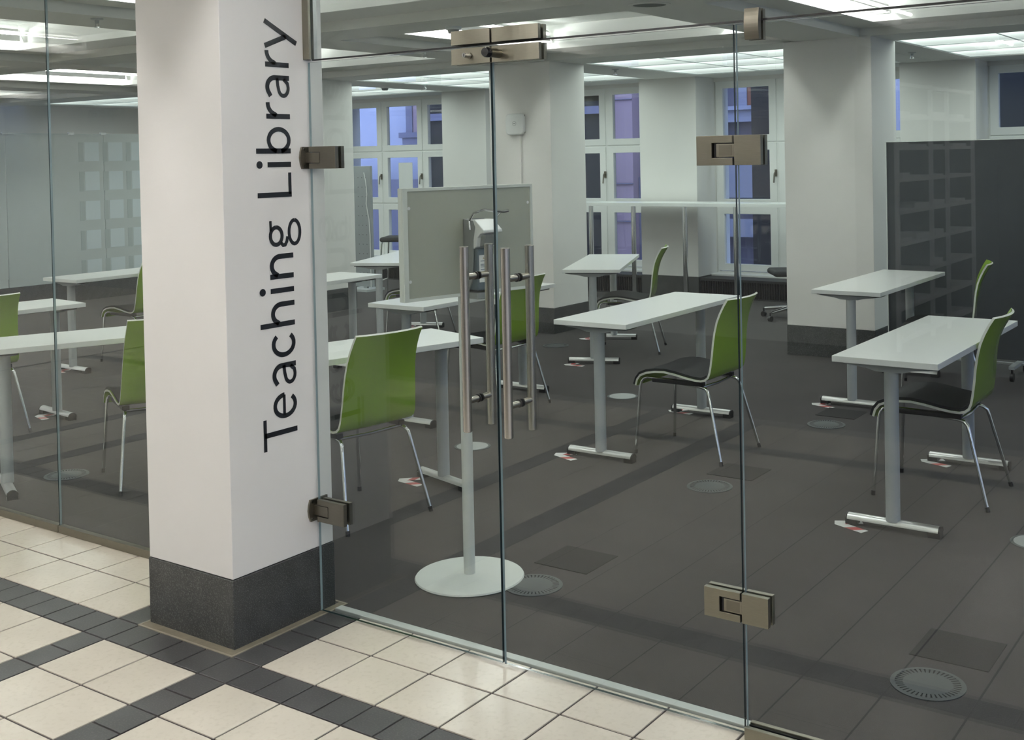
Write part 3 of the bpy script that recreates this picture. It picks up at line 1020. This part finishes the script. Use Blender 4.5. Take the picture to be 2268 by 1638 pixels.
def make_table():
    t = empty('reading_table')
    MB().box(-TW_ / 2, TW_ / 2, -TL_ / 2, TL_ / 2, TH_ - .027, TH_).build('table_top', 'tabletop', t, bevel=0.002)
    for s in (-1, 1):
        yl = s * (TL_ / 2 - .098)
        MB().lathe([(.0305, .04), (.0305, TH_ - .05)], 20, (0, yl, 0)).build('leg', 'grey_metal', t, smooth=True)
        mb = MB()
        pr = [(-.2, .028), (-.2, .044), (-.19, .05), (.19, .05), (.2, .044), (.2, .028)]
        # half-round foot bar across the table
        n = 8
        sec = [(math.cos(math.pi * k / n) * .0265, .024 + math.sin(math.pi * k / n) * .024) for k in range(n + 1)]
        mb.prism([(yl + a, b) for a, b in sec], 'x', -.197, .197)
        mb.build('foot_bar', 'alu', t, smooth=True)
        for e in (-1, 1):
            mb = MB()
            sec2 = [(math.cos(math.pi * k / n) * .0275, .023 + math.sin(math.pi * k / n) * .0255) for k in range(n + 1)]
            mb.prism([(yl + a, b) for a, b in sec2], 'x', e * .197, e * .205)
            mb.box(min(e * .205, e * .155), max(e * .205, e * .155), yl - .024, yl + .024, 0.0, .0235)
            mb.build('foot_cap', 'black', t)
        prf = [(-.205, TH_ - .036), (-.19, TH_ - .042), (-.10, TH_ - .052), (-.055, TH_ - .064), (.055, TH_ - .064),
               (.10, TH_ - .052), (.19, TH_ - .042), (.205, TH_ - .036)]
        MB().prism(prf, 'y', yl - .035, yl + .035).build('top_bracket', 'grey_metal', t)
        MB().box(-.21, .21, yl - .045, yl + .045, TH_ - .0365, TH_ - .0272).build('bracket_pad', 'black', t)
    return t


tables = [
    ((-3.338, 5.835), 0.5, 'white reading table in the centre, right of the door handles'),
    ((-1.613, 5.462), 0.0, 'white reading table at the far right, nearest the glass'),
    ((-2.615, 7.715), 0.0, 'white reading table in front of the right room column'),
    ((-5.151, 8.178), 24, 'slanted white reading table beside the middle column near the counter'),
    ((-4.79, 5.915), 0.0, 'white reading table passing behind the grey sign board'),
    ((-3.915, 3.842), -15, 'white reading table nearest the lettered pillar, behind the front green chair'),
    ((-6.42, 5.90), 0.0, 'white reading table directly right of the pillar, in front of the hidden column'),
    ((-7.21, 7.95), 23, 'slanted white reading table behind the left edge of the grey sign board'),
    ((-5.355, 3.745), -24, 'large-looking white reading table just behind the left glass pane'),
    ((-7.04, 3.735), -6, 'white reading table at the left picture edge, second from the glass'),
    ((-8.39, 5.96), 0.0, 'small-looking white reading table farthest back on the left side'),
]
proto = make_table()
for i, ((x, y), a, lab) in enumerate(tables):
    t = proto if i == 0 else copy_tree(proto)
    t.location = (x, y, 0)
    t.rotation_euler = (0, 0, math.radians(a))
    tag(t, lab, 'table', 'reading tables')

# ================================================================== CHAIRS
PROF = [(-.262, .372), (-.252, .405), (-.232, .430), (-.195, .446), (-.14, .456), (-.084, .459), (-.02, .451), (.05, .438), (.10, .431),
        (.138, .430), (.163, .437), (.181, .452), (.190, .476), (.196, .510), (.203, .570), (.208, .63), (.216, .69), (.228, .745),
        (.245, .79), (.266, .833), (.288, .868)]


def shell_point(k, u, off=0.0):
    x, z = PROF[k]
    n = len(PROF) - 1
    x0, z0 = PROF[max(0, k - 1)]
    x1, z1 = PROF[min(n, k + 1)]
    t = Vector((x1 - x0, z1 - z0)).normalized()
    nn = Vector((-t.y, t.x))                       # towards the sitter
    h = max(0.0, min(1.0, (z - .46) / .38)) if k > 9 else 0.0
    half = .212 - .026 * h
    sag = (.034 * h) if k > 9 else -.008 * math.sin(math.pi * min(1, k / 12))
    bow = sag * (1 - u * u)
    p = Vector((x, z)) + nn * off
    if k > 9:
        return (p.x + bow, u * half, p.y)
    return (p.x, u * half, p.y + bow)


def shell_mesh(k0, k1, ulim, off0, off1, mats, name, parent):
    us = [ulim * (-1 + 2 * i / 10) for i in range(11)]
    mb = MB()
    nk = k1 - k0 + 1
    A = [[shell_point(k, u, off0) for u in us] for k in range(k0, k1 + 1)]
    B = [[shell_point(k, u, off1) for u in us] for k in range(k0, k1 + 1)]
    v = [p for row in A for p in row] + [p for row in B for p in row]
    nU = len(us)
    off = nk * nU
    f0, fe = [], []
    for i in range(nk - 1):
        for j in range(nU - 1):
            a = i * nU + j
            f0.append((a, a + 1, a + nU + 1, a + nU))
            f0.append((off + a, off + a + nU, off + a + nU + 1, off + a + 1))
    for i in range(nk - 1):
        for j in (0, nU - 1):
            a = i * nU + j
            fe.append((a, a + nU, off + a + nU, off + a))
    for i in (0, nk - 1):
        for j in range(nU - 1):
            a = i * nU + j
            fe.append((a, off + a, off + a + 1, a + 1))
    mb.add(v, f0, 0)
    mb.f += fe
    mb.m += [1] * len(fe)
    return mb.build(name, mats, parent, smooth=True)


def make_chair():
    c = empty('green_chair')
    shell_mesh(0, len(PROF) - 1, 1.0, -.0055, .0055, ['green', 'cream'], 'shell', c)
    shell_mesh(0, 11, .975, .0056, .019, ['black_fabric', 'black_fabric'], 'seat_pad', c)
    for s in (-1, 1):
        # front leg with its bend below the seat
        MB().tube([(-.262, s * .222, .012), (-.238, s * .200, .37), (-.233, s * .196, .395), (-.222, s * .19, .411), (-.20, s * .185, .417), (-.05, s * .175, .412)],
                  [.0088] * 6, 10).build('leg', 'chrome', c, smooth=True)
        MB().tube([(.262, s * .235, .012), (.176, s * .192, .345), (.168, s * .188, .37), (.150, s * .182, .386), (.12, s * .178, .392), (-.05, s * .172, .404)],
                  [.0088] * 6, 10).build('leg', 'chrome', c, smooth=True)
        MB().tube([(-.2627, s * .2226, 0), (-.2617, s * .2217, .022)], .0105, 10).tube([(.2645, s * .2365, 0), (.259, s * .2338, .022)], .0105, 10) \
            .build('foot_cap', 'black', c, smooth=True)
        MB().box(-.17, .14, s * .175 - .018, s * .175 + .018, .395, .418).build('seat_rail', 'black', c, bevel=.004)
    MB().tube([(.128, -.178, .391), (.135, 0, .388), (.128, .178, .391)], .008, 8).build('cross_bar', 'chrome', c, smooth=True)
    return c


chairs = [
    ((-3.815, 3.85), -9, 'green shell chair nearest the lettered pillar, seen from behind'),
    ((-2.962, 5.640), 0, 'green shell chair with black seat at the centre table, beside the glass door seam'),
    ((-1.600, 5.545), 1, 'green shell chair with black seat at the far right table nearest the glass'),
    ((-2.27, 7.93), 14, 'green chair back seen edge-on behind the right table, before the dark pinboard'),
    ((-4.668, 6.05), -6.5, 'green shell chair behind the steel door handles and the sign board'),
    ((-4.98, 8.33), 23, 'green chair seen edge-on at the slanted table near the counter'),
    ((-5.15, 3.755), -24, 'green shell chair just left of the lettered pillar'),
    ((-7.0, 3.78), -6, 'green shell chair cut by the left picture edge'),
    ((-8.33, 5.97), 0, 'green chair farthest back on the left, mostly hidden by the pillar'),
    ((-7.03, 8.0), 23, 'chair with black seat half hidden behind the left edge of the sign board'),
]
protoc = make_chair()
for i, ((x, y), a, lab) in enumerate(chairs):
    t = protoc if i == 0 else copy_tree(protoc)
    t.location = (x, y, 0)
    t.rotation_euler = (0, 0, math.radians(a))
    tag(t, lab, 'chair', 'green shell chairs')

# ================================================================== FLOOR MARKING TAPE


def make_tape():
    o = empty('floor_tape')
    for (ang, L, z) in ((-14, .15, .0012), (38, .125, .0019)):
        ca, sa = math.cos(math.radians(ang)), math.sin(math.radians(ang))
        mb = MB()
        w, sk = .046, .03
        cuts = [0, L * .36, L * .68, L]
        for k in range(3):
            a0, a1 = cuts[k], cuts[k + 1]
            q = [(a0, 0), (a1, 0), (a1 + (sk if k < 2 else 0), w), (a0 + (sk if k > 0 else .008), w)]
            mb.add([(a * ca - b * sa, a * sa + b * ca, z) for a, b in q], [(0, 1, 2, 3)], k % 2)
        mb.build('tape_strip', ['tape_white', 'tape_red'], o)
    return o


tp = None
tape_spots = [
    ((-1.90, 4.795), -8, 'red and white floor tape under the near foot of the far right table'),
    ((-1.885, 6.00), -5, 'red and white floor tape at the rear foot of the far right table'),
    ((-3.63, 5.14), -5, 'red and white floor tape at the near foot of the centre table'),
    ((-3.60, 6.39), 10, 'red and white floor tape at the rear foot of the centre table'),
    ((-2.90, 7.02), -5, 'red and white floor tape at the foot of the table before the right column'),
    ((-5.10, 7.43), 20, 'red and white tape at the near foot of the slanted table beside the middle column'),
    ((-5.70, 8.56), 20, 'red and white tape at the rear foot of the slanted table beside the middle column'),
    ((-4.03, 4.32), 5, 'red and white floor tape by the table nearest the lettered pillar'),
    ((-7.15, 4.24), 0, 'red and white floor tape at the left edge, by the second table from the glass'),
    ((-8.60, 5.28), 0, 'red and white floor tape at the foot of the farthest left table'),
    ((-7.66, 8.40), 15, 'red and white floor tape below the slanted table behind the sign board'),
]
for i, ((x, y), a, lab) in enumerate(tape_spots):
    t = make_tape() if tp is None else copy_tree(tp)
    tp = tp or t
    t.location = (x + .045, y + .01, 0)
    t.rotation_euler = (0, 0, math.radians(a))
    tag(t, lab, 'tape', 'red and white floor tapes')

# ================================================================== FLOOR VENTS AND LIDS


def make_vent():
    o = empty('floor_vent')
    MB().lathe([(.112, 0), (.112, .003), (.098, .004), (.098, 0)], 40, caps=False).build('rim', 'vent', o, smooth=True)
    MB().lathe([(.099, .0), (.099, .0012)], 40).build('shaft', 'vent_dark', o)
    MB().lathe([(.074, .0), (.074, .0036), (.070, .0042)], 40).build('centre_plate', 'vent', o, smooth=True)
    mb = MB()
    for k in range(40):
        a = 2 * math.pi * k / 40
        ca, sa = math.cos(a), math.sin(a)
        w = .0042
        q = [(.073, -w), (.0985, -w * 1.1), (.0985, w * 1.1), (.073, w)]
        mb.add([(x * ca - y * sa, x * sa + y * ca, .0036) for x, y in q], [(0, 1, 2, 3)])
    tag(mb.build('radial_slats', 'vent', o), kind='stuff')
    return o


vents = [((-2.565, 3.53), 'round grey floor vent beside the sanitiser stand base'),
         ((-1.06, 3.497), 'round grey floor vent nearest the camera at bottom right'),
         ((-2.585, 5.046), 'round grey floor vent in front of the centre green chair'),
         ((-2.573, 6.554), 'round floor vent between the centre and right tables'),
         ((-5.66, 8.19), 'round floor vent beside the middle column plinth'),
         ((-5.60, 3.52), 'round floor vent behind the left glass pane'),
         ((-7.1, 5.03), 'round floor vent under the left tables, farther back'),
         ((-4.10, 8.10), 'round floor vent left of the right column plinth')]
vp = None
for (p, lab) in vents:
    v = make_vent() if vp is None else copy_tree(vp)
    vp = vp or v
    v.location = (p[0], p[1], 0)
    tag(v, lab, 'floor vent', 'round floor vents')


def make_lid():
    o = empty('floor_outlet')
    MB().lathe([(.104, 0), (.104, .002), (.098, .003), (.092, .002)], 40).build('rim', 'vent', o, smooth=True)
    MB().lathe([(.09, .0), (.09, .0032), (.085, .004)], 40).build('lid', 'lid', o, smooth=True)
    return o


lp = None
for (p, lab) in (((-4.10, 5.08), 'pale round floor outlet lid behind the sanitiser pole'),
                 ((-4.06, 6.66), 'pale round floor outlet lid left of the centre table'),
                 ((-1.06, 5.0), 'pale round floor outlet lid at the right picture edge')):
    v = make_lid() if lp is None else copy_tree(lp)
    lp = lp or v
    v.location = (p[0], p[1], 0)
    tag(v, lab, 'floor outlet', 'round floor outlet lids')

# ================================================================== SANITISER STAND WITH SIGN BOARD
BX, BY = -2.83, 3.472
ang = math.atan2(.236, .972)          # board runs along (.236,.972); its front looks to (.972,-.236)
stand = empty('sign_stand', (BX, BY, 0), -ang, label='white stand with round base and pole carrying a grey sign board', cat='sign stand')
MB().lathe([(.21, 0), (.2135, .004), (.21, .009), (.12, .013), (.03, .016), (.0245, .017)], 56).build('base_plate', 'standwhite', stand, smooth=True)
MB().lathe([(.0225, .016), (.0225, 1.12)], 24).build('pole', 'standwhite', stand, smooth=True)
# local axes: x = front normal, y = along the board
bd = empty('sign_board', (0, 0, 0)); bd.parent = stand
y0, y1, z0, z1 = -.288, .345, 1.102, 1.526
MB().box(-.014, .012, y0, y1, z0, z1).build('back_panel', 'boardframe', bd, bevel=.002)
MB().frame('x', y0, y1, z0, z1, y0 + .022, y1 - .012, z0 + .012, z1 - .012, .012, .02).build('frame', 'boardframe', bd, bevel=.0015)
MB().box(.0122, .0145, y0 + .02, y1 - .011, z0 + .011, z1 - .011).build('cover_sheet', 'poster', bd)
for yy in (y0 + .03, y1 - .022):
    for zz in (z0 + .075, z1 - .075):
        MB().tube([(.0145, yy, zz), (.0162, yy, zz)], .0062, 14).build('magnet_button', 'paper', bd, smooth=True)

# hand sanitiser dispenser hanging on the board
dp = empty('sanitiser_dispenser', (BX, BY, 0), -ang, label='grey and white wall dispenser with steel arm lever on the sign board', cat='dispenser')
X0 = .0205
ya, yb = -.012, .088
mb = MB()
mb.prism([(X0, 1.105), (X0 + .012, 1.105), (X0 + .05, 1.16), (X0 + .058, 1.25), (X0 + .06, 1.32), (X0 + .072, 1.37), (X0 + .058, 1.395), (X0, 1.40)], 'y', ya, ya + .006)
mb.prism([(X0, 1.105), (X0 + .012, 1.105), (X0 + .05, 1.16), (X0 + .058, 1.25), (X0 + .06, 1.32), (X0 + .072, 1.37), (X0 + .058, 1.395), (X0, 1.40)], 'y', yb - .006, yb)
mb.box(X0, X0 + .008, ya, yb, 1.105, 1.40)
mb.build('housing', 'plastic_grey', dp, bevel=.0015)
mb = MB()
mb.prism([(X0 + .03, 1.398), (X0 + .070, 1.398), (X0 + .122, 1.360), (X0 + .124, 1.350), (X0 + .10, 1.345), (X0 + .082, 1.330), (X0 + .075, 1.295), (X0 + .055, 1.285), (X0 + .03, 1.30)], 'y', ya + .004, yb - .004)
mb.build('pump_head', 'plastic_white', dp, bevel=.003)
MB().prism([(X0 + .082, 1.336), (X0 + .112, 1.342), (X0 + .098, 1.300), (X0 + .075, 1.294)], 'y', ya + .022, yb - .022).build('spout', 'plastic_grey', dp, bevel=.002)
MB().box(X0 + .012, X0 + .074, ya + .009, yb - .009, 1.125, 1.288).build('bottle', 'bottle', dp, bevel=.008, seg=3)
lb = empty('bottle_label', (0, 0, 0)); lb.parent = dp
MB().box(X0 + .0742, X0 + .0748, ya + .018, yb - .012, 1.158, 1.262).build('label_sheet', 'paper', lb)
mb = MB()
for k, (za, zb_, e) in enumerate(((1.238, 1.241, .03), (1.225, 1.228, .0), (1.220, 1.223, .0), (1.215, 1.218, .004), (1.205, 1.208, .034), (1.197, 1.1985, .0),
                                  (1.193, 1.1945, .0), (1.188, 1.1895, .0), (1.181, 1.1825, .0), (1.176, 1.1775, .008), (1.171, 1.1725, .0))):
    mb.box(X0 + .0748, X0 + .0751, ya + .024, yb - .018 - e, za, zb_)
tag(mb.build('small_print', 'print', lb), kind='stuff')
# brand word ASTRAL on the label (stroke letters)
mb = MB()
caps = {'A': [[(0, 0), (.5, 1), (1, 0)], [(.2, .35), (.8, .35)]], 'S': [[(.9, .85), (.5, 1), (.1, .8), (.5, .5), (.9, .25), (.5, 0), (.1, .15)]],
        'T': [[(0, 1), (1, 1)], [(.5, 1), (.5, 0)]], 'R': [[(.1, 0), (.1, 1), (.7, 1), (.85, .75), (.7, .5), (.1, .5)], [(.5, .5), (.9, 0)]],
        'L': [[(.1, 1), (.1, 0), (.85, 0)]]}
yy = ya + .036
for ch in 'ASTRAL':
    for pl in caps[ch]:
        pts, fs = stroke([(yy + a * .0058, 1.2455 + b * .0095) for a, b in pl], .0019)
        mb.add([(X0 + .0752, p[0], p[1]) for p in pts], fs)
    yy += .0068
mb.build('label_word', 'print_gold', lb)
MB().tube([(X0 + .05, ya - .004, 1.36), (X0 + .045, ya - .004, 1.395), (X0 + .07, ya + .0, 1.425), (X0 + .12, ya + .012, 1.438), (X0 + .17, ya + .03, 1.432), (X0 + .19, ya + .05, 1.43),
           (X0 + .19, yb - .03, 1.432), (X0 + .17, yb - .012, 1.434), (X0 + .11, yb + .0, 1.425), (X0 + .06, yb + .004, 1.39), (X0 + .055, yb + .004, 1.36)], .0045, 8) \
    .build('arm_lever', 'chrome', dp, smooth=True)
MB().box(X0 + .005, X0 + .07, ya + .01, yb - .01, 1.092, 1.118).build('drip_tray', 'plastic_grey', dp, bevel=.004)

# ================================================================== ACCESS POINT ON THE MIDDLE COLUMN
ap = empty('access_point', (-6.415, 8.72, 1.85), label='white rounded wireless box on the middle column', cat='access point')
rr = []
for (cx_, cz_, a0) in ((.065, .158, 0), (-.065, .158, 90), (-.065, .04, 180), (.065, .04, 270)):
    rr += [(cx_ + .04 * math.cos(math.radians(a0 + 15 * i)), cz_ + .04 * math.sin(math.radians(a0 + 15 * i))) for i in range(7)]
MB().prism(rr, 'y', -.05, -.012).build('cover', 'plastic_white', ap, bevel=.012, seg=4)
MB().box(-.09, .09, -.012, -.0005, .015, .185).build('back_box', 'black', ap)
MB().tube([(0, -.0505, .105), (0, -.0495, .105)], .022, 20).build('logo_disc', 'plastic_grey', ap, smooth=True)
MB().tube([(0, -.051, .105), (0, -.0504, .105)], .019, 20).build('logo_face', 'plastic_white', ap, smooth=True)
MB().box(-.010, .010, -.0514, -.0508, .1015, .1085).build('logo_mark', 'plastic_grey', ap)
duct = MB().box(-6.401, -6.366, 8.698, 8.7195, .2365, 1.8495).build('cable_duct', 'wall', bevel=.002)
tag(duct, 'white vertical cable duct running down the middle column', 'cable duct')

# ================================================================== STANDING COUNTER BY THE WINDOWS
ct = empty('standing_counter', (-6.1, 11.4, 0), label='long white standing-height counter on chrome posts along the windows', cat='counter')
MB().box(-1.75, 1.9, -.20, .25, 1.062, 1.10).build('counter_top', 'tabletop', ct, bevel=.002)
for xx in (-7.246, -6.675, -6.018, -5.402, -4.75):
    xl = xx + 6.1
    MB().lathe([(.0275, .012), (.0275, 1.062)], 20, (xl, -.2 + .06, 0)).build('post', 'chrome', ct, smooth=True)
    MB().lathe([(.06, 0), (.06, .008), (.03, .014)], 24, (xl, -.14, 0)).build('post_foot', 'chrome', ct, smooth=True)

# ================================================================== DARK PINBOARD ON CASTORS
pb = empty('mobile_pinboard', (-1.95, 8.6, 0), label='large dark grey mobile pinboard on castors at the right', cat='pinboard')
MB().box(-.905, .905, -.012, .012, .13, 1.685).build('panel', 'felt', pb)
MB().frame('y', -.915, .915, .118, 1.697, -.9, .9, .133, 1.682, -.014, .014).build('frame', 'felt', pb)
MB().box(-.918, -.912, -.016, .016, .06, 1.7).box(-.918, .918, -.016, .016, 1.695, 1.7).build('edge_trim', 'boardframe', pb)
MB().box(-.9, .9, -.012, .012, .085, .098).build('bottom_rail', 'alu', pb)
for s in (-1, 1):
    xx = s * .86 if s < 0 else .02
    MB().box(xx - .02, xx + .02, -.22, .22, .085, .11).build('foot_beam', 'grey_metal', pb, bevel=.003)
    for e in (-1, 1):
        MB().tube([(xx - .012, e * .2, .03), (xx + .012, e * .2, .03)], .03, 16).box(xx - .006, xx + .006, e * .2 - .01, e * .2 + .01, .05, .09) \
            .build('castor', 'black', pb, smooth=True)

# ================================================================== OFFICE CHAIR AND STOOL BY THE WINDOW


def swivel(loc, rz, seat_z, label, back, cat, r=.31):
    o = empty('swivel_chair', (loc[0], loc[1], 0), rz, label=label, cat=cat)
    for k in range(5):
        a = 2 * math.pi * k / 5
        ca, sa = math.cos(a), math.sin(a)
        MB().tube([(0.02 * ca, .02 * sa, .115), (r * .95 * ca, r * .95 * sa, .085)], [.022, .014], 10).build('base_arm', 'chrome', o, smooth=True)
        MB().tube([(r * ca - .014 * sa, r * sa + .014 * ca, .027), (r * ca + .014 * sa, r * sa - .014 * ca, .027)], .027, 14) \
            .tube([(r * ca, r * sa, .03), (r * ca, r * sa, .085)], .008, 8).build('castor', 'black', o, smooth=True)
    MB().lathe([(.028, .1), (.028, seat_z - .15), (.016, seat_z - .15), (.016, seat_z - .03)], 16).build('gas_post', 'chrome', o, smooth=True)
    MB().box(-.21, .21, -.21, .21, seat_z - .04, seat_z + .02).build('seat', 'black_fabric', o, bevel=.03, seg=4)
    if back:
        MB().box(.19, .22, -.18, .18, seat_z + .12, seat_z + .42).build('backrest', 'black_fabric', o, bevel=.014, seg=3)
        MB().tube([(.1, 0, seat_z - .035), (.225, 0, seat_z - .02), (.235, 0, seat_z + .2)], .012, 8).build('back_arm', 'chrome', o, smooth=True)
    return o


swivel((-4.50, 10.62), .6, .47, 'swivel chair with chrome star base on castors beside the right column', True, 'swivel chair')


def stool(loc, rz, label):
    o = empty('bar_stool', (loc[0], loc[1], 0), rz, label=label, cat='stool', group='black bar stools')
    MB().box(-.19, .19, -.19, .19, .70, .755).build('seat', 'black_fabric', o, bevel=.026, seg=4)
    MB().box(.17, .2, -.17, .17, .80, .93).build('backrest', 'black_fabric', o, bevel=.014, seg=3)
    for sx in (-1, 1):
        for sy in (-1, 1):
            top = .86 if sx > 0 else .70
            MB().tube([(sx * .21, sy * .2, 0), (sx * .17, sy * .165, .68), (sx * (.175 if sx > 0 else .16), sy * .16, top)], .0105, 8) \
                .build('leg', 'chrome', o, smooth=True)
    MB().tube([(-.2, -.188, .25), (-.2, .188, .25)], .009, 8).tube([(.2, -.188, .25), (.2, .188, .25)], .009, 8).build('foot_rest', 'chrome', o, smooth=True)
    return o


stool((-9.05, 9.95), .5, 'black bar stool half hidden behind the left edge of the sign board')

# perforated grey screen beside the left window
ps = empty('perforated_screen', (-10.22, 10.6, 0), label='tall grey perforated metal screen with a cable, in front of the left window', cat='screen')
MB().box(-.16, .13, -.02, .02, .05, 1.57).build('panel', 'perf', ps, bevel=.003)
MB().box(-.2, .17, -.16, .16, 0, .03).box(-.03, .03, -.015, .015, .03, .06).build('foot_plate', 'grey_metal', ps)
mb = MB()
for r in range(11):
    for c in range(3):
        mb.box(-.085 + c * .065, -.075 + c * .065, -.0215, -.0195, .22 + r * .12, .23 + r * .12)
tag(mb.build('perforation', 'black', ps), kind='stuff')
MB().tube([(.03, -.028, 1.49), (.06, -.03, 1.38), (.075, -.028, 1.22), (.06, -.03, 1.1), (.10, -.028, .9), (.115, -.03, .7), (.115, -.03, .05)], .006, 6) \
    .build('cable', 'plastic_white', ps, smooth=True)
tag(MB().box(-11.10, -10.84, 12.222, 12.224, 1.18, 1.60).build('paper_sheet', 'paper'), 'blank white paper sheet stuck to the left window pane', 'paper')

# ================================================================== CEILING FITTINGS
spk = empty('ceiling_speaker', (-3.375, 5.925, ZB), label='round grey loudspeaker grille in the ceiling beam above the door', cat='loudspeaker')
MB().lathe([(.125, -.001), (.125, -.006), (.105, -.009), (.098, -.005)], 40, caps=False).build('ring', 'ceil', spk, smooth=True)
MB().lathe([(.099, -.004), (.099, -.001)], 40).build('mesh_cover', 'screen_led', spk)
spr = None
for (x, y, z, lab) in ((-6.2, 4.18, ZB, 'small chrome sprinkler head above the left glass pane'),
                       (-6.2, 7.17, ZB, 'small chrome sprinkler head on the beam left of the door lock'),
                       (-9.0, 10.40, ZB, 'small sprinkler head above the left window'),
                       (-6.17, 10.1, ZB, 'small sprinkler head right of the middle column'),
                       (-3.245, 10.48, ZB, 'small sprinkler head right of the right column')):
    if spr is None:
        o = empty('sprinkler')
        MB().lathe([(.038, 0), (.036, -.006), (.014, -.010), (.012, -.03)], 16).build('rosette', 'grey_metal', o, smooth=True)
        MB().tube([(-.014, 0, -.028), (-.016, 0, -.05)], .004, 6).tube([(.014, 0, -.028), (.016, 0, -.05)], .004, 6) \
            .lathe([(.02, -.05), (.02, -.054)], 12).build('deflector', 'chrome', o, smooth=True)
        spr = o
    else:
        o = copy_tree(spr)
    o.location = (x, y, z)
    tag(o, lab, 'sprinkler', 'sprinkler heads')
smk = None
for (x, y, lab) in ((-4.93, 6.0, 'white smoke detector on the beam left of the door lock fitting'),
                    (-9.5, 10.25, 'dark smoke detector above the left window')):
    if smk is None:
        o = empty('smoke_detector')
        MB().lathe([(.055, 0), (.055, -.014), (.048, -.022)], 24).build('mount', 'plastic_white', o, smooth=True)
        MB().lathe([(.04, -.022), (.036, -.04), (.03, -.046)], 24).build('sensor_head', 'plastic_grey', o, smooth=True)
        smk = o
    else:
        o = copy_tree(smk)
    o.location = (x, y, ZB)
    tag(o, lab, 'smoke detector', 'smoke detectors')

# ================================================================== PIGEONHOLE SHELF IN THE HALL (seen mirrored)
sh = empty('pigeonhole_shelf', (-2.98, -4.55, 0), label='tall white pigeonhole shelf with papers in the hall, mirrored in the right glass', cat='shelf')
MB().box(-.36, -.34, -1.16, 1.16, 0, 2.2).build('back_panel', 'reflection_dark', sh)  # back and sides coloured dark, painting shade into the cells
for yy in (-1.15, -.28, .22, 1.15):
    MB().box(-.34, -.03, yy - .018, yy + .018, 0, 2.2).build('side_panel', 'reflection_dark', sh)
    MB().box(-.03, 0, yy - .02, yy + .02, 0, 2.2).build('front_edge', 'white', sh)
for k in range(9):
    zz = .08 + k * .262
    MB().box(-.34, 0, -1.15, 1.15, zz - .018, zz + .012).build('shelf_board', 'white', sh)
pap = MB().box(-.11, .11, -.15, .15, 0, .012).mesh('paper_stack', 'paper')
k = 0
for r in range(8):
    for ci, yy in enumerate((-.72, -.02, .45, .9)):
        if random.random() < .2:
            continue
        o = bpy.data.objects.new('paper_stack', pap)
        COL.objects.link(o)
        o.location = (-2.98 - .13, -4.55 + yy + random.uniform(-.03, .03), .08 + r * .262 + .0125)
        o.rotation_euler = (0, 0, random.uniform(-.15, .15))
        o.scale = (1, 1, random.uniform(1, 4))
        tag(o, 'papers in the mirrored pigeonhole shelf, %s level, %s pile' % (('lowest', 'second', 'third', 'fourth', 'fifth', 'sixth', 'seventh', 'topmost')[r], ('rightmost', 'middle', 'inner left', 'leftmost')[ci]), 'papers', 'papers in the pigeonhole shelf')
